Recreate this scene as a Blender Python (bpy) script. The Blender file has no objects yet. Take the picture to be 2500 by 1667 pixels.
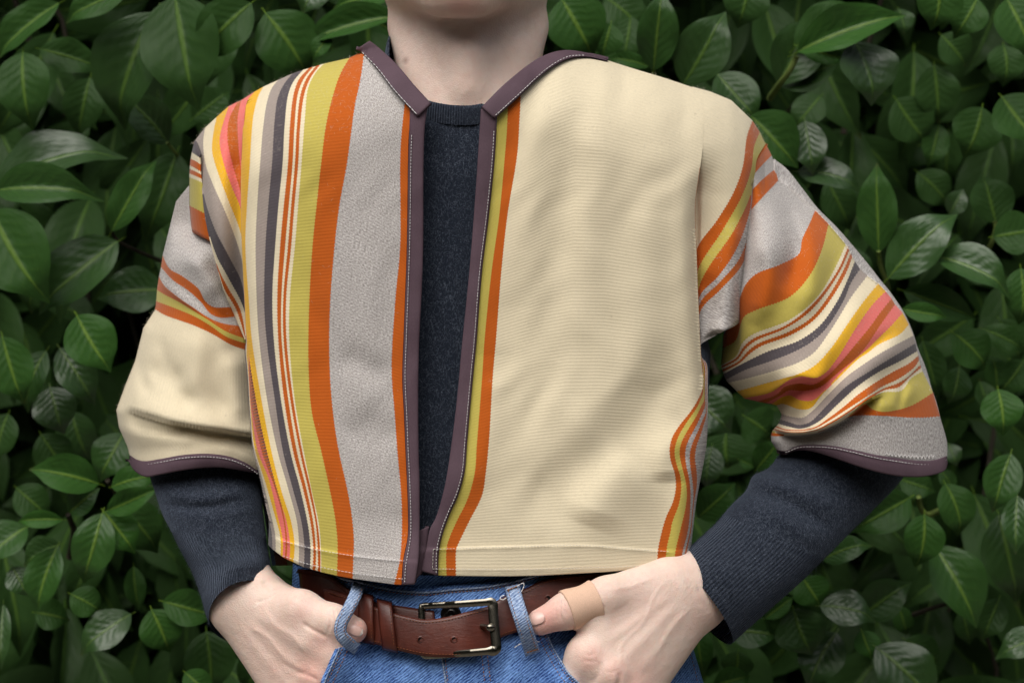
import bpy, math, random
import numpy as np
from mathutils import Vector, Matrix

rng = np.random.default_rng(7)
random.seed(7)
C = bpy.context.scene
COL = C.collection

# ------------------------------------------------------------------ camera, world, sun, exposure
S, D, ZC, CX, CY = 0.00032, 1.7, 1.223, 1250.0, 833.5   # metres per photo pixel at y = 0, camera distance, camera height
cam_d = bpy.data.cameras.new('camera')
cam = bpy.data.objects.new('camera', cam_d)
COL.objects.link(cam)
cam.location = (0, -D, ZC)
cam.rotation_euler = (math.pi / 2, 0, 0)
cam_d.sensor_width = 36
cam_d.lens = 36 * D / (2500 * S)
cam_d.clip_start, cam_d.clip_end = 0.05, 500
cam_d.dof.use_dof = True
cam_d.dof.focus_distance = 1.61
cam_d.dof.aperture_fstop = 8.0
C.camera = cam

SUN_EL, SUN_AZ = math.radians(52), math.radians(200)
w = bpy.data.worlds.new('World'); C.world = w; w.use_nodes = True
nt = w.node_tree
sky = nt.nodes.new('ShaderNodeTexSky'); sky.sky_type = 'NISHITA'; sky.sun_disc = False
sky.sun_elevation, sky.sun_rotation = SUN_EL, SUN_AZ
sky.air_density, sky.dust_density, sky.ozone_density = 1.0, 4.0, 1.0
hs = nt.nodes.new('ShaderNodeHueSaturation'); hs.inputs['Saturation'].default_value = 0.3
nt.links.new(sky.outputs[0], hs.inputs['Color'])
bg = nt.nodes['Background']; bg.inputs[1].default_value = 0.10
nt.links.new(hs.outputs[0], bg.inputs[0])
sun_d = bpy.data.lights.new('sun', 'SUN'); sun_d.energy = 1.5; sun_d.angle = math.radians(60); sun_d.color = (1, 0.955, 0.89)
sun = bpy.data.objects.new('sun', sun_d); COL.objects.link(sun)
to_sun = Vector((math.sin(SUN_AZ) * math.cos(SUN_EL), math.cos(SUN_AZ) * math.cos(SUN_EL), math.sin(SUN_EL)))
sun.rotation_euler = to_sun.to_track_quat('Z', 'Y').to_euler()
C.view_settings.view_transform = 'Standard'
C.view_settings.look = 'None'
C.view_settings.gamma = 1
C.view_settings.exposure = 0.66

# ------------------------------------------------------------------ helpers
def P(px, py, y):
    px, py, y = np.broadcast_arrays(np.asarray(px, float), np.asarray(py, float), np.asarray(y, float))
    k = S * (D + y) / D
    return np.stack([(px - CX) * k, y, ZC - (py - CY) * k], -1)

def link(name, me, parent=None):
    o = bpy.data.objects.new(name, me); COL.objects.link(o)
    if parent is not None: o.parent = parent
    return o

def tag(o, label=None, cat=None, kind=None, group=None):
    if label: o['label'] = label
    if cat: o['category'] = cat
    if kind: o['kind'] = kind
    if group: o['group'] = group
    return o

def mesh_from(name, V, F, mat, parent=None, smooth=True, uv=None, col=None):
    me = bpy.data.meshes.new(name)
    V = np.asarray(V, float)
    if isinstance(F, np.ndarray):
        nf, k = F.shape
        me.vertices.add(len(V)); me.vertices.foreach_set('co', V.ravel())
        me.loops.add(nf * k); me.loops.foreach_set('vertex_index', F.ravel().astype(np.int32))
        me.polygons.add(nf)
        me.polygons.foreach_set('loop_start', np.arange(0, nf * k, k, dtype=np.int32))
        me.polygons.foreach_set('loop_total', np.full(nf, k, np.int32))
        me.update(calc_edges=True)
    else:
        me.from_pydata([tuple(v) for v in V], [], F); me.update()
    if uv is not None:
        l = me.uv_layers.new(name='UVMap')
        idx = np.zeros(len(me.loops), np.int32); me.loops.foreach_get('vertex_index', idx)
        l.data.foreach_set('uv', np.asarray(uv)[idx].ravel().astype(np.float32))
    if col is not None:   # per face rgba
        a = me.color_attributes.new('stripe', 'FLOAT_COLOR', 'CORNER')
        a.data.foreach_set('color', np.repeat(np.asarray(col, np.float32), 4, axis=0).ravel())
    if smooth: me.polygons.foreach_set('use_smooth', np.ones(len(me.polygons), bool))
    me.materials.append(mat)
    return link(name, me, parent)

def grid_faces(n, m, closed=False):
    i = np.arange(n - 1)[:, None]; j = np.arange(m if closed else m - 1)[None, :]
    j2 = (j + 1) % m
    return np.stack([i * m + j, (i + 1) * m + j, (i + 1) * m + j2, i * m + j2], -1).reshape(-1, 4)

def orient(V, F):   # faces look at the camera side (-Y)
    a, b, c = V[F[:, 0]], V[F[:, 1]], V[F[:, 2]]
    if np.cross(b - a, c - a)[:, 1].sum() > 0: return F[:, ::-1].copy()
    return F

def spline(pts, n, smooth=True):
    p = np.asarray(pts, float)
    if len(p) == 2 or not smooth:
        q = p
    else:
        out = []
        pp = np.vstack([2 * p[0] - p[1], p, 2 * p[-1] - p[-2]])
        for i in range(1, len(pp) - 2):
            p0, p1, p2, p3 = pp[i - 1:i + 3]
            d0, d1, d2 = [max(1e-6, np.linalg.norm(b - a)) ** 0.5 for a, b in ((p0, p1), (p1, p2), (p2, p3))]
            t0, t1, t2, t3 = 0, d0, d0 + d1, d0 + d1 + d2
            t = np.linspace(t1, t2, 14, endpoint=False)[:, None]
            A1 = (t1 - t) / (t1 - t0) * p0 + (t - t0) / (t1 - t0) * p1
            A2 = (t2 - t) / (t2 - t1) * p1 + (t - t1) / (t2 - t1) * p2
            A3 = (t3 - t) / (t3 - t2) * p2 + (t - t2) / (t3 - t2) * p3
            B1 = (t2 - t) / (t2 - t0) * A1 + (t - t0) / (t2 - t0) * A2
            B2 = (t3 - t) / (t3 - t1) * A2 + (t - t1) / (t3 - t1) * A3
            out.append((t2 - t) / (t2 - t1) * B1 + (t - t1) / (t2 - t1) * B2)
        out.append(p[-1:]); q = np.vstack(out)
    s = np.concatenate([[0], np.cumsum(np.linalg.norm(np.diff(q, axis=0), axis=1))])
    u = np.linspace(0, s[-1], n)
    return np.stack([np.interp(u, s, q[:, k]) for k in range(q.shape[1])], -1)

def sstep(a, b, x):
    t = np.clip((np.asarray(x, float) - a) / (b - a), 0, 1); return t * t * (3 - 2 * t)

def polydist(px, py, pts):
    """distance to a polyline and which side of it (positive = right of the direction of travel on the picture, y down)"""
    p = spline(pts, 40); best = np.full(np.shape(px), 1e9); sg = np.zeros(np.shape(px)); tt = np.zeros(np.shape(px))
    for i in range(len(p) - 1):
        a, b = p[i], p[i + 1]; d = b - a; L2 = d @ d + 1e-9
        t = np.clip(((px - a[0]) * d[0] + (py - a[1]) * d[1]) / L2, 0, 1)
        ex, ey = px - a[0] - t * d[0], py - a[1] - t * d[1]
        dist = np.hypot(ex, ey); m = dist < best
        best = np.where(m, dist, best); sg = np.where(m, np.sign(d[0] * ey - d[1] * ex), sg)
        tt = np.where(m, (i + t) / (len(p) - 1), tt)
    return best, sg, tt

def ridge(px, py, pts, amp, wd):
    d, s, t = polydist(px, py, pts)
    return -amp * np.exp(-(d / wd) ** 2) * np.clip(np.sin(np.pi * np.clip(t, 0.02, 0.98)) * 1.6, 0, 1)

def crease(px, py, pts, fwd, wf, back, wb, fade=True):
    """cloth hanging over a line y(x): bulges above it, drops back below it"""
    p = spline(pts, 80); yl = np.interp(px, p[:, 0], p[:, 1]); sl = np.interp(px, p[1:, 0], np.diff(p[:, 1]) / np.maximum(np.diff(p[:, 0]), 1e-6))
    d = (py - yl) / np.sqrt(1 + sl * sl)
    e = sstep(p[0, 0] - 4, p[0, 0] + 45, px) * (sstep(p[-1, 0] + 4, p[-1, 0] - 45, px) if fade else 1.0)
    up = -fwd * np.exp(-(d / wf) ** 2); dn = back * np.exp(-(d / wb) ** 2) - (fwd + back) * np.exp(-(d / 5.0) ** 2)
    return np.where(d < 0, up, dn) * e

# ------------------------------------------------------------------ materials
def new_mat(name):
    m = bpy.data.materials.new(name); m.use_nodes = True
    return m, m.node_tree, m.node_tree.nodes['Principled BSDF']

class NT:
    def __init__(s, nt): s.nt = nt
    def n(s, t, **kw):
        x = s.nt.nodes.new(t)
        for k, v in kw.items(): setattr(x, k, v)
        return x
    def l(s, a, b): s.nt.links.new(a, b)
    def math(s, op, a, b=None, c=None, clamp=False):
        x = s.n('ShaderNodeMath', operation=op, use_clamp=clamp)
        for i, v in enumerate((a, b, c)):
            if v is None: continue
            if isinstance(v, (int, float)): x.inputs[i].default_value = v
            else: s.l(v, x.inputs[i])
        return x.outputs[0]
    def mix(s, f, a, b, mode='MIX'):
        x = s.n('ShaderNodeMix', data_type='RGBA', blend_type=mode)
        for i, v in ((0, f), (6, a), (7, b)):
            if isinstance(v, (int, float)): x.inputs[i].default_value = v
            elif isinstance(v, tuple): x.inputs[i].default_value = v if len(v) == 4 else (*v, 1)
            else: s.l(v, x.inputs[i])
        return x.outputs[2]
    def noise(s, vec, scale, detail=2, rough=0.5):
        x = s.n('ShaderNodeTexNoise'); x.inputs['Scale'].default_value = scale; x.inputs['Detail'].default_value = detail
        x.inputs['Roughness'].default_value = rough
        if vec is not None: s.l(vec, x.inputs['Vector'])
        return x.outputs['Fac']
    def mapping(s, vec, scale=(1, 1, 1), rot=(0, 0, 0)):
        x = s.n('ShaderNodeMapping'); x.inputs['Scale'].default_value = scale; x.inputs['Rotation'].default_value = rot
        s.l(vec, x.inputs['Vector']); return x.outputs[0]
    def ramp(s, fac, a, b, ca=(0, 0, 0, 1), cb=(1, 1, 1, 1)):
        x = s.n('ShaderNodeValToRGB'); e = x.color_ramp.elements
        e[0].position, e[1].position, e[0].color, e[1].color = a, b, ca, cb
        s.l(fac, x.inputs[0]); return x.outputs[0]
    def bump(s, h, strength, dist, bsdf):
        x = s.n('ShaderNodeBump'); x.inputs['Strength'].default_value = strength; x.inputs['Distance'].default_value = dist
        s.l(h, x.inputs['Height']); s.l(x.outputs[0], bsdf.inputs['Normal'])

def cloth_material():
    m, nt_, b = new_mat('woven_wool'); g = NT(nt_)
    at = g.n('ShaderNodeAttribute', attribute_name='stripe')
    uv = g.n('ShaderNodeUVMap').outputs[0]
    sep = g.n('ShaderNodeSeparateXYZ'); g.l(uv, sep.inputs[0])
    rib = g.math('SINE', g.math('MULTIPLY', g.math('ADD', sep.outputs[1], g.math('MULTIPLY', g.noise(g.mapping(uv, (0.05, 0.35, 1)), 1.0, 2), 0.35)), 2 * math.pi))
    fine = g.noise(g.mapping(uv, (0.55, 1.15, 1)), 2.2, 2, 0.6)
    fib = g.noise(g.mapping(uv, (0.8, 2.2, 1)), 3.2, 3, 0.7)
    big = g.noise(uv, 0.035, 3, 0.6)
    val = g.math('ADD', g.math('MULTIPLY', fine, 0.22), g.math('MULTIPLY', fib, 0.16))
    val = g.math('ADD', val, g.math('MULTIPLY', big, 0.10)); val = g.math('ADD', val, 0.76)
    hsv = g.n('ShaderNodeHueSaturation'); g.l(at.outputs['Color'], hsv.inputs['Color']); g.l(val, hsv.inputs['Value'])
    mel = g.noise(g.mapping(uv, (0.62, 1.35, 1)), 2.6, 3, 0.75)
    melc = g.ramp(mel, 0.36, 0.62, (0.20, 0.17, 0.155, 1), (1.0, 0.98, 0.96, 1))
    speck = g.mix(1.0, hsv.outputs[0], melc, 'MULTIPLY')
    speck = g.mix(0.30, speck, g.ramp(mel, 0.5, 0.75, (0.26, 0.245, 0.24, 1), (0.66, 0.63, 0.61, 1)))
    col = g.mix(at.outputs['Alpha'], hsv.outputs[0], speck)
    nep = g.noise(uv, 0.16, 0); nepc = g.ramp(nep, 0.835, 0.85)
    col = g.mix(g.math('MULTIPLY', nepc, 0.6), col, (0.16, 0.11, 0.07))
    g.l(col, b.inputs['Base Color'])
    b.inputs['Roughness'].default_value = 0.92; b.inputs['Specular IOR Level'].default_value = 0.12
    b.inputs['Sheen Weight'].default_value = 0.12; b.inputs['Sheen Roughness'].default_value = 0.5
    h = g.math('ADD', g.math('MULTIPLY', rib, 0.5), g.math('MULTIPLY', fib, 0.9))
    g.bump(h, 0.17, 0.0006, b)
    return m

def knit_material(name, rib_scale, ribbed):
    m, nt_, b = new_mat(name); g = NT(nt_)
    uv = g.n('ShaderNodeUVMap').outputs[0]
    obj = g.n('ShaderNodeTexCoord').outputs['Object']
    n1 = g.noise(g.mapping(obj, (1.0, 1.0, 0.6)), 1500, 3, 0.75)
    n2 = g.noise(g.mapping(obj, (1, 1, 0.45), (0.3, 0.6, 0.4)), 700, 2, 0.7)
    n3 = g.noise(obj, 28, 3, 0.6)
    sp = g.math('MULTIPLY', g.ramp(n1, 0.50, 0.72), g.ramp(n2, 0.42, 0.7))
    sp = g.math('MULTIPLY', sp, g.math('ADD', g.math('MULTIPLY', n3, 1.6), 0.1))
    col = g.mix(sp, (0.0120, 0.0155, 0.0245), (0.165, 0.195, 0.245))
    g.l(col, b.inputs['Base Color'])
    b.inputs['Roughness'].default_value = 0.95; b.inputs['Specular IOR Level'].default_value = 0.08
    b.inputs['Sheen Weight'].default_value = 0.22; b.inputs['Sheen Tint'].default_value = (0.5, 0.6, 0.8, 1)
    sep = g.n('ShaderNodeSeparateXYZ'); g.l(uv, sep.inputs[0])
    rib = g.math('SINE', g.math('MULTIPLY', sep.outputs[0], 2 * math.pi))
    h = g.math('ADD', g.math('MULTIPLY', rib, 1.0 if ribbed else 0.12), g.math('MULTIPLY', n2, 1.4))
    g.bump(h, 0.8, 0.0007, b)
    return m

def simple_mat(name, col, rough=0.7, spec=0.3, metal=0.0, noise=None, bump=None, sheen=0):
    m, nt_, b = new_mat(name); g = NT(nt_)
    obj = g.n('ShaderNodeTexCoord').outputs['Object']
    if noise:
        sc, amt = noise
        f = g.noise(obj, sc, 4, 0.6)
        c2 = tuple(min(1, x * (1 + amt)) for x in col); c1 = tuple(x * (1 - amt) for x in col)
        g.l(g.ramp(f, 0.3, 0.7, (*c1, 1), (*c2, 1)), b.inputs['Base Color'])
    else: b.inputs['Base Color'].default_value = (*col, 1)
    b.inputs['Roughness'].default_value = rough; b.inputs['Specular IOR Level'].default_value = spec
    b.inputs['Metallic'].default_value = metal; b.inputs['Sheen Weight'].default_value = sheen
    if bump:
        g.bump(g.noise(obj, bump[0], 3, 0.6), bump[1], bump[2], b)
    return m

def binding_material():
    m, nt_, b = new_mat('plum_cotton_tape'); g = NT(nt_)
    obj = g.n('ShaderNodeTexCoord').outputs['Object']
    f = g.noise(obj, 30, 3); f2 = g.noise(g.mapping(obj, (1, 1, 0.3), (0, 0.7, 0)), 2200, 2)
    c = g.ramp(g.math('ADD', g.math('MULTIPLY', f, 0.6), g.math('MULTIPLY', f2, 0.4)), 0.3, 0.7, (0.066, 0.040, 0.052, 1), (0.100, 0.064, 0.080, 1))
    g.l(c, b.inputs['Base Color']); b.inputs['Roughness'].default_value = 0.8; b.inputs['Specular IOR Level'].default_value = 0.2
    g.bump(g.math('ADD', g.math('MULTIPLY', f2, 0.25), g.math('MULTIPLY', g.noise(g.mapping(obj, (1, 1, 0.5), (0, 0.6, 0)), 70, 2), 2.2)), 0.5, 0.0008, b)
    return m

def denim_material(name, light):
    m, nt_, b = new_mat(name); g = NT(nt_)
    obj = g.n('ShaderNodeTexCoord').outputs['Object']
    tw = g.noise(g.mapping(obj, (1, 0.25, 1), (0, 0, 0)), 30, 4, 0.65)
    rot = g.mapping(obj, (1, 1, 1), (0, math.radians(38), 0))
    st = g.noise(g.mapping(rot, (0.22, 0.5, 1.0)), 1500, 2, 0.6)
    st2 = g.noise(g.mapping(rot, (0.2, 0.4, 1.0)), 600, 2, 0.6)
    f = g.math('ADD', g.math('MULTIPLY', st, 0.62), g.math('MULTIPLY', st2, 0.38))
    sr = g.n('ShaderNodeSeparateXYZ'); g.l(rot, sr.inputs[0])
    line = g.math('SINE', g.math('MULTIPLY', g.math('ADD', sr.outputs[2], g.math('MULTIPLY', g.noise(obj, 160, 2), 0.0022)), 2 * math.pi / 0.00185))
    f = g.math('ADD', f, g.math('MULTIPLY', line, 0.085))
    f = g.math('ADD', f, g.math('MULTIPLY', g.math('SUBTRACT', tw, 0.5), 0.34))
    c = g.ramp(f, 0.32, 0.66, (0.008, 0.036, 0.175, 1), (0.20, 0.375, 0.76, 1)) if not light else g.ramp(f, 0.30, 0.74, (0.06, 0.11, 0.25, 1), (0.46, 0.57, 0.74, 1))
    g.l(c, b.inputs['Base Color']); b.inputs['Roughness'].default_value = 0.85; b.inputs['Specular IOR Level'].default_value = 0.2
    g.bump(g.math('ADD', g.math('ADD', st, g.math('MULTIPLY', line, 0.5)), g.math('MULTIPLY', tw, 1.2)), 0.6, 0.0006, b)
    return m

def skin_material():
    m, nt_, b = new_mat('skin'); g = NT(nt_)
    obj = g.n('ShaderNodeTexCoord').outputs['Object']
    fl = g.n('ShaderNodeAttribute', attribute_name='flush')
    f = g.noise(obj, 45, 4, 0.6); f2 = g.noise(obj, 900, 2, 0.6)
    base = g.ramp(f, 0.3, 0.7, (0.69, 0.525, 0.44, 1), (0.755, 0.595, 0.51, 1))
    blot = g.noise(obj, 130, 4, 0.7); base = g.mix(g.math('MULTIPLY', g.ramp(blot, 0.45, 0.72), 0.28), base, (0.68, 0.40, 0.335))
    base = g.mix(g.math('MULTIPLY', g.ramp(g.noise(obj, 75, 3, 0.6), 0.52, 0.75), 0.20), base, (0.60, 0.47, 0.42))
    col = g.mix(g.math('MULTIPLY', fl.outputs['Fac'], g.math('ADD', f, 0.6), None, True), base, (0.64, 0.32, 0.27))
    for mx, my, myy, rad in ((990, 148, -.018, .0010),):
        q = P(mx, my, 0); vd = g.n('ShaderNodeVectorMath', operation='DISTANCE'); g.l(g.mapping(obj, (1, 0, 1)), vd.inputs[0])
        kq = S * (D + myy) / D; vd.inputs[1].default_value = ((mx - CX) * kq, 0, ZC - (my - CY) * kq)
        col = g.mix(g.math('MULTIPLY', g.ramp(vd.outputs['Value'], rad * .6, rad * 1.6, (1, 1, 1, 1), (0, 0, 0, 1)), .6), col, (0.26, 0.11, 0.075))
    g.l(col, b.inputs['Base Color']); b.inputs['Roughness'].default_value = 0.52; b.inputs['Specular IOR Level'].default_value = 0.32
    b.inputs['Subsurface Weight'].default_value = 0.25; b.inputs['Subsurface Scale'].default_value = 0.006
    b.inputs['Subsurface Radius'].default_value = (1.0, 0.35, 0.2)
    vo = g.n('ShaderNodeTexVoronoi'); vo.inputs['Scale'].default_value = 850; g.l(obj, vo.inputs['Vector'])
    h = g.math('ADD', g.math('MULTIPLY', vo.outputs['Distance'], 0.5), g.math('MULTIPLY', g.noise(obj, 160, 3), 1.4))
    g.bump(h, 0.5, 0.0007, b)
    return m

def leather_material():
    m, nt_, b = new_mat('brown_leather'); g = NT(nt_)
    obj = g.n('ShaderNodeTexCoord').outputs['Object']
    f = g.noise(obj, 40, 5, 0.65); f2 = g.noise(g.mapping(obj, (0.4, 1, 1.4)), 420, 4, 0.7)
    c = g.ramp(f, 0.28, 0.75, (0.040, 0.0068, 0.0034, 1), (0.098, 0.0185, 0.0088, 1))
    c = g.mix(g.math('MULTIPLY', g.ramp(f2, 0.60, 0.74), 0.35), c, (0.21, 0.085, 0.04))
    g.l(c, b.inputs['Base Color']); b.inputs['Roughness'].default_value = 0.42; b.inputs['Specular IOR Level'].default_value = 0.45
    g.bump(g.math('ADD', f2, g.math('MULTIPLY', f, 2)), 0.25, 0.0008, b)
    return m

def leaf_material():
    m, nt_, b = new_mat('laurel_leaf'); g = NT(nt_)
    uv = g.n('ShaderNodeUVMap').outputs[0]
    sep = g.n('ShaderNodeSeparateXYZ'); g.l(uv, sep.inputs[0])
    u, v = sep.outputs[0], sep.outputs[1]
    av = g.math('ABSOLUTE', v)
    info = g.n('ShaderNodeObjectInfo'); at = g.n('ShaderNodeAttribute', attribute_name='tone')
    tone = g.math('ADD', at.outputs['Fac'], 0.0)
    obj = g.n('ShaderNodeTexCoord').outputs['Object']
    n1 = g.noise(uv, 5.0, 3)
    dark = g.mix(n1, (0.0010, 0.0070, 0.0008), (0.0026, 0.0165, 0.0017))
    brig = g.mix(n1, (0.011, 0.066, 0.0034), (0.024, 0.108, 0.0062))
    base = g.mix(tone, dark, brig)
    # midrib and side veins: pigment
    mid = g.ramp(g.math('ADD', av, g.math('MULTIPLY', u, 0.04)), 0.050, 0.105, (1, 1, 1, 1), (0, 0, 0, 1))
    ph = g.math('SUBTRACT', g.math('MULTIPLY', u, 7.5), g.math('MULTIPLY', av, 2.0))
    ph = g.math('ADD', ph, g.math('MULTIPLY', g.noise(uv, 3, 1), 0.9))
    ph = g.math('ADD', ph, g.math('MULTIPLY', g.math('SIGN', v), 0.22))
    fr = g.math('ABSOLUTE', g.math('SUBTRACT', g.math('FRACT', ph), 0.5))
    vein = g.math('MULTIPLY', g.ramp(fr, 0.02, 0.075, (1, 1, 1, 1), (0, 0, 0, 1)), g.ramp(av, 0.55, 0.85, (1, 1, 1, 1), (0, 0, 0, 1)))
    midc = g.mix(tone, (0.040, 0.095, 0.008), (0.20, 0.32, 0.030))
    col = g.mix(g.math('MULTIPLY', vein, 0.10), base, midc)
    col = g.mix(g.math('MULTIPLY', mid, 0.85), col, midc)
    spots = g.ramp(g.noise(obj, 60, 2), 0.74, 0.8)
    col = g.mix(g.math('MULTIPLY', spots, 0.25), col, (0.09, 0.07, 0.02))
    worn = g.math('ADD', g.math('MULTIPLY', g.noise(uv, 3.5, 3), 0.5), g.math('MAXIMUM', g.math('MULTIPLY', g.math('SUBTRACT', u, 0.55), 1.2), g.math('MULTIPLY', g.math('SUBTRACT', av, 0.62), 1.25)))
    worn = g.math('MULTIPLY', g.ramp(worn, 0.74, 0.80), g.math('GREATER_THAN', info.outputs['Random'], 0.80))
    col = g.mix(g.math('MULTIPLY', worn, 0.8), col, (0.060, 0.036, 0.014))
    geo = g.n('ShaderNodeNewGeometry')
    back = g.mix(0.5, col, (0.035, 0.065, 0.022))
    col = g.mix(geo.outputs['Backfacing'], col, back)
    g.l(col, b.inputs['Base Color'])
    b.inputs['Roughness'].default_value = 0.30
    rr = g.math('ADD', g.math('MULTIPLY', g.noise(uv, 7, 3), 0.25), 0.22); g.l(rr, b.inputs['Roughness'])
    gl = g.n('ShaderNodeAttribute', attribute_name='gloss'); g.l(gl.outputs['Fac'], b.inputs['Specular IOR Level'])
    puff = g.math('MULTIPLY', g.math('COSINE', g.math('MULTIPLY', ph, 2 * math.pi)), g.ramp(av, 0.1, 0.9, (1, 1, 1, 1), (0.2, 0.2, 0.2, 1)))
    h = g.math('ADD', g.math('MULTIPLY', puff, 0.22), g.math('MULTIPLY', g.noise(uv, 6, 2), 0.9))
    h = g.math('SUBTRACT', h, g.math('MULTIPLY', mid, 0.8))
    g.bump(h, 0.55, 0.0011, b)
    return m

M_CLOTH = cloth_material()
M_KNIT = knit_material('navy_knit', 1, False)
M_RIB = knit_material('navy_rib_knit', 1, True)
M_BIND = binding_material()
M_DENIM = denim_material('blue_denim', False)
M_DENIML = denim_material('faded_denim', True)
M_SKIN = skin_material()
M_LEATHER = leather_material()
M_EDGE = simple_mat('cut_leather_edge', (0.20, 0.085, 0.04), 0.7, 0.2, noise=(200, 0.3))
M_LEAF = leaf_material()
M_THREAD = simple_mat('white_thread', (0.78, 0.77, 0.76), 0.8, 0.2)
M_THREADG = simple_mat('pale_thread', (0.62, 0.58, 0.52), 0.8, 0.2)
M_THREADO = simple_mat('tan_thread', (0.30, 0.13, 0.045), 0.8, 0.2)
M_THREADB = simple_mat('brown_thread', (0.20, 0.07, 0.03), 0.8, 0.2)
M_METAL = simple_mat('dull_nickel', (0.205, 0.185, 0.15), 0.22, 0.5, 1.0, bump=(90, 0.06, 0.0005))
M_DARKMETAL = simple_mat('blackened_metal', (0.07, 0.065, 0.06), 0.3, 0.5, 1.0)
M_HOLE = simple_mat('hole_shade', (0.012, 0.010, 0.009), 0.9, 0.05)  # near-black disc colour stands in for the shade inside a hole
M_NAIL = simple_mat('fingernail', (0.68, 0.44, 0.38), 0.28, 0.5)
M_NAILTIP = simple_mat('nail_tip', (0.80, 0.70, 0.62), 0.3, 0.5)
M_TAPE = simple_mat('bandage_fabric', (0.63, 0.42, 0.305), 0.75, 0.25, noise=(1400, 0.10), bump=(1800, 0.4, 0.0003))
M_TWIG = simple_mat('green_twig', (0.10, 0.14, 0.03), 0.6, 0.3, noise=(60, 0.4))
M_BROWNTWIG = simple_mat('brown_twig', (0.022, 0.018, 0.011), 0.8, 0.2, noise=(60, 0.4))
M_HAIR = simple_mat('brown_hair', (0.05, 0.03, 0.02), 0.5, 0.4, bump=(300, 0.5, 0.002))
M_GROUND = simple_mat('pale_gravel', (0.30, 0.28, 0.245), 0.95, 0.1, noise=(60, 0.3), bump=(90, 0.5, 0.01))
M_SHOE = simple_mat('dark_shoe', (0.03, 0.025, 0.022), 0.5, 0.4)

CREAM, ORG, GREY, CHART = (0.66, 0.575, 0.41, 0.0), (0.44, 0.092, 0.009, 0.0), (0.65, 0.625, 0.61, 0.95), (0.46, 0.385, 0.086, 0.0)
DARK, TAUPE, YEL, PINK, WHITE_ = (0.072, 0.060, 0.068, 0.12), (0.315, 0.262, 0.230, 0.2), (0.68, 0.375, 0.022, 0.0), (0.68, 0.155, 0.135, 0.0), (0.70, 0.62, 0.45, 0.0)
RUST = (0.42, 0.095, 0.012, 0.0)

WHITE = (0.66, 0.575, 0.41, 0.0)
# ------------------------------------------------------------------ depth of the clothed body
CREST = np.array([(440, 420), (474, 345), (500, 312), (528, 286), (559, 260), (587, 246), (622, 224), (679, 196), (740, 171), (780, 159), (852, 142), (884, 130),
                  (1000, 95), (1180, 75), (1376, 108), (1481, 144), (1520, 160), (1598, 177), (1670, 207), (1734, 223), (1785, 244), (1823, 275), (1838, 293), (1888, 385), (1960, 470)], float)
CREST_X = np.linspace(440, 1960, 300)
_cy = np.interp(CREST_X, CREST[:, 0], CREST[:, 1])

_wr = np.random.default_rng(21)
WRK = [(_wr.uniform(0, 2 * np.pi), np.exp(_wr.uniform(np.log(70), np.log(260))), _wr.normal(np.pi * .06, .55), _wr.uniform(0, 6)) for _ in range(16)]
def crumple(px, py):
    x = px + 22 * np.sin(py / 83 + 1) + 14 * np.sin(py / 37); y = py + 20 * np.sin(px / 71) + 12 * np.sin(px / 31 + 2); q = 0
    for _, lam, an, ph in WRK: q = q + (lam / 260) ** .9 * np.sin(2 * np.pi * (x * np.cos(an) + y * np.sin(an)) / lam + ph)
    return q
def body_y(px, py):
    px = np.asarray(px, float); py = np.asarray(py, float)
    t = np.clip((px - 1130) / 760, -0.97, 0.97)
    y = -0.100 + 0.13 * (1 - np.sqrt(1 - t * t))
    u = np.clip(1 - (py - np.interp(px, CREST_X, _cy)) / 235, 0, 1)
    y = y + 0.088 * (1 - np.sqrt(1 - u * u * 0.995))
    y = y - 0.008 * sstep(850, 1250, py) + .00030 * crumple(px, py) * sstep(1400, 1280, py)
    # soft folds of the right front
    y = y + ridge(px, py, [(1400, 170), (1330, 330), (1290, 520), (1270, 760)], 0.0026, 48)
    y = y + ridge(px, py, [(1350, 170), (1270, 290), (1240, 420)], -0.0020, 30)
    y = y + ridge(px, py, [(1500, 200), (1455, 420), (1430, 700), (1400, 980)], 0.0030, 55)
    y = y + ridge(px, py, [(1450, 170), (1395, 380), (1360, 600), (1340, 900)], -0.0026, 40)
    y = y + ridge(px, py, [(1600, 330), (1590, 600), (1560, 850), (1430, 1040), (1300, 1200)], 0.0050, 70)
    y = y + ridge(px, py, [(1690, 900), (1600, 960), (1480, 1090), (1360, 1180), (1250, 1290)], -0.0065, 72)
    y = y + ridge(px, py, [(1560, 1120), (1480, 1200), (1440, 1290)], 0.006, 60)
    y = y + ridge(px, py, [(1690, 1060), (1640, 1100), (1640, 1180)], 0.006, 42)
    y = y + ridge(px, py, [(1200, 860), (1190, 1050), (1130, 1240)], 0.004, 40)
    # soft folds of the left front
    y = y + ridge(px, py, [(900, 500), (890, 800), (905, 1100)], 0.003, 50)
    y = y + ridge(px, py, [(760, 400), (700, 700), (740, 1000), (800, 1250)], 0.003, 55)
    y = y + ridge(px, py, [(830, 860), (900, 900), (960, 915)], -0.003, 35)
    y = y + ridge(px, py, [(840, 1080), (900, 1040), (960, 1090)], -0.0025, 40)
    return y

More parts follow.
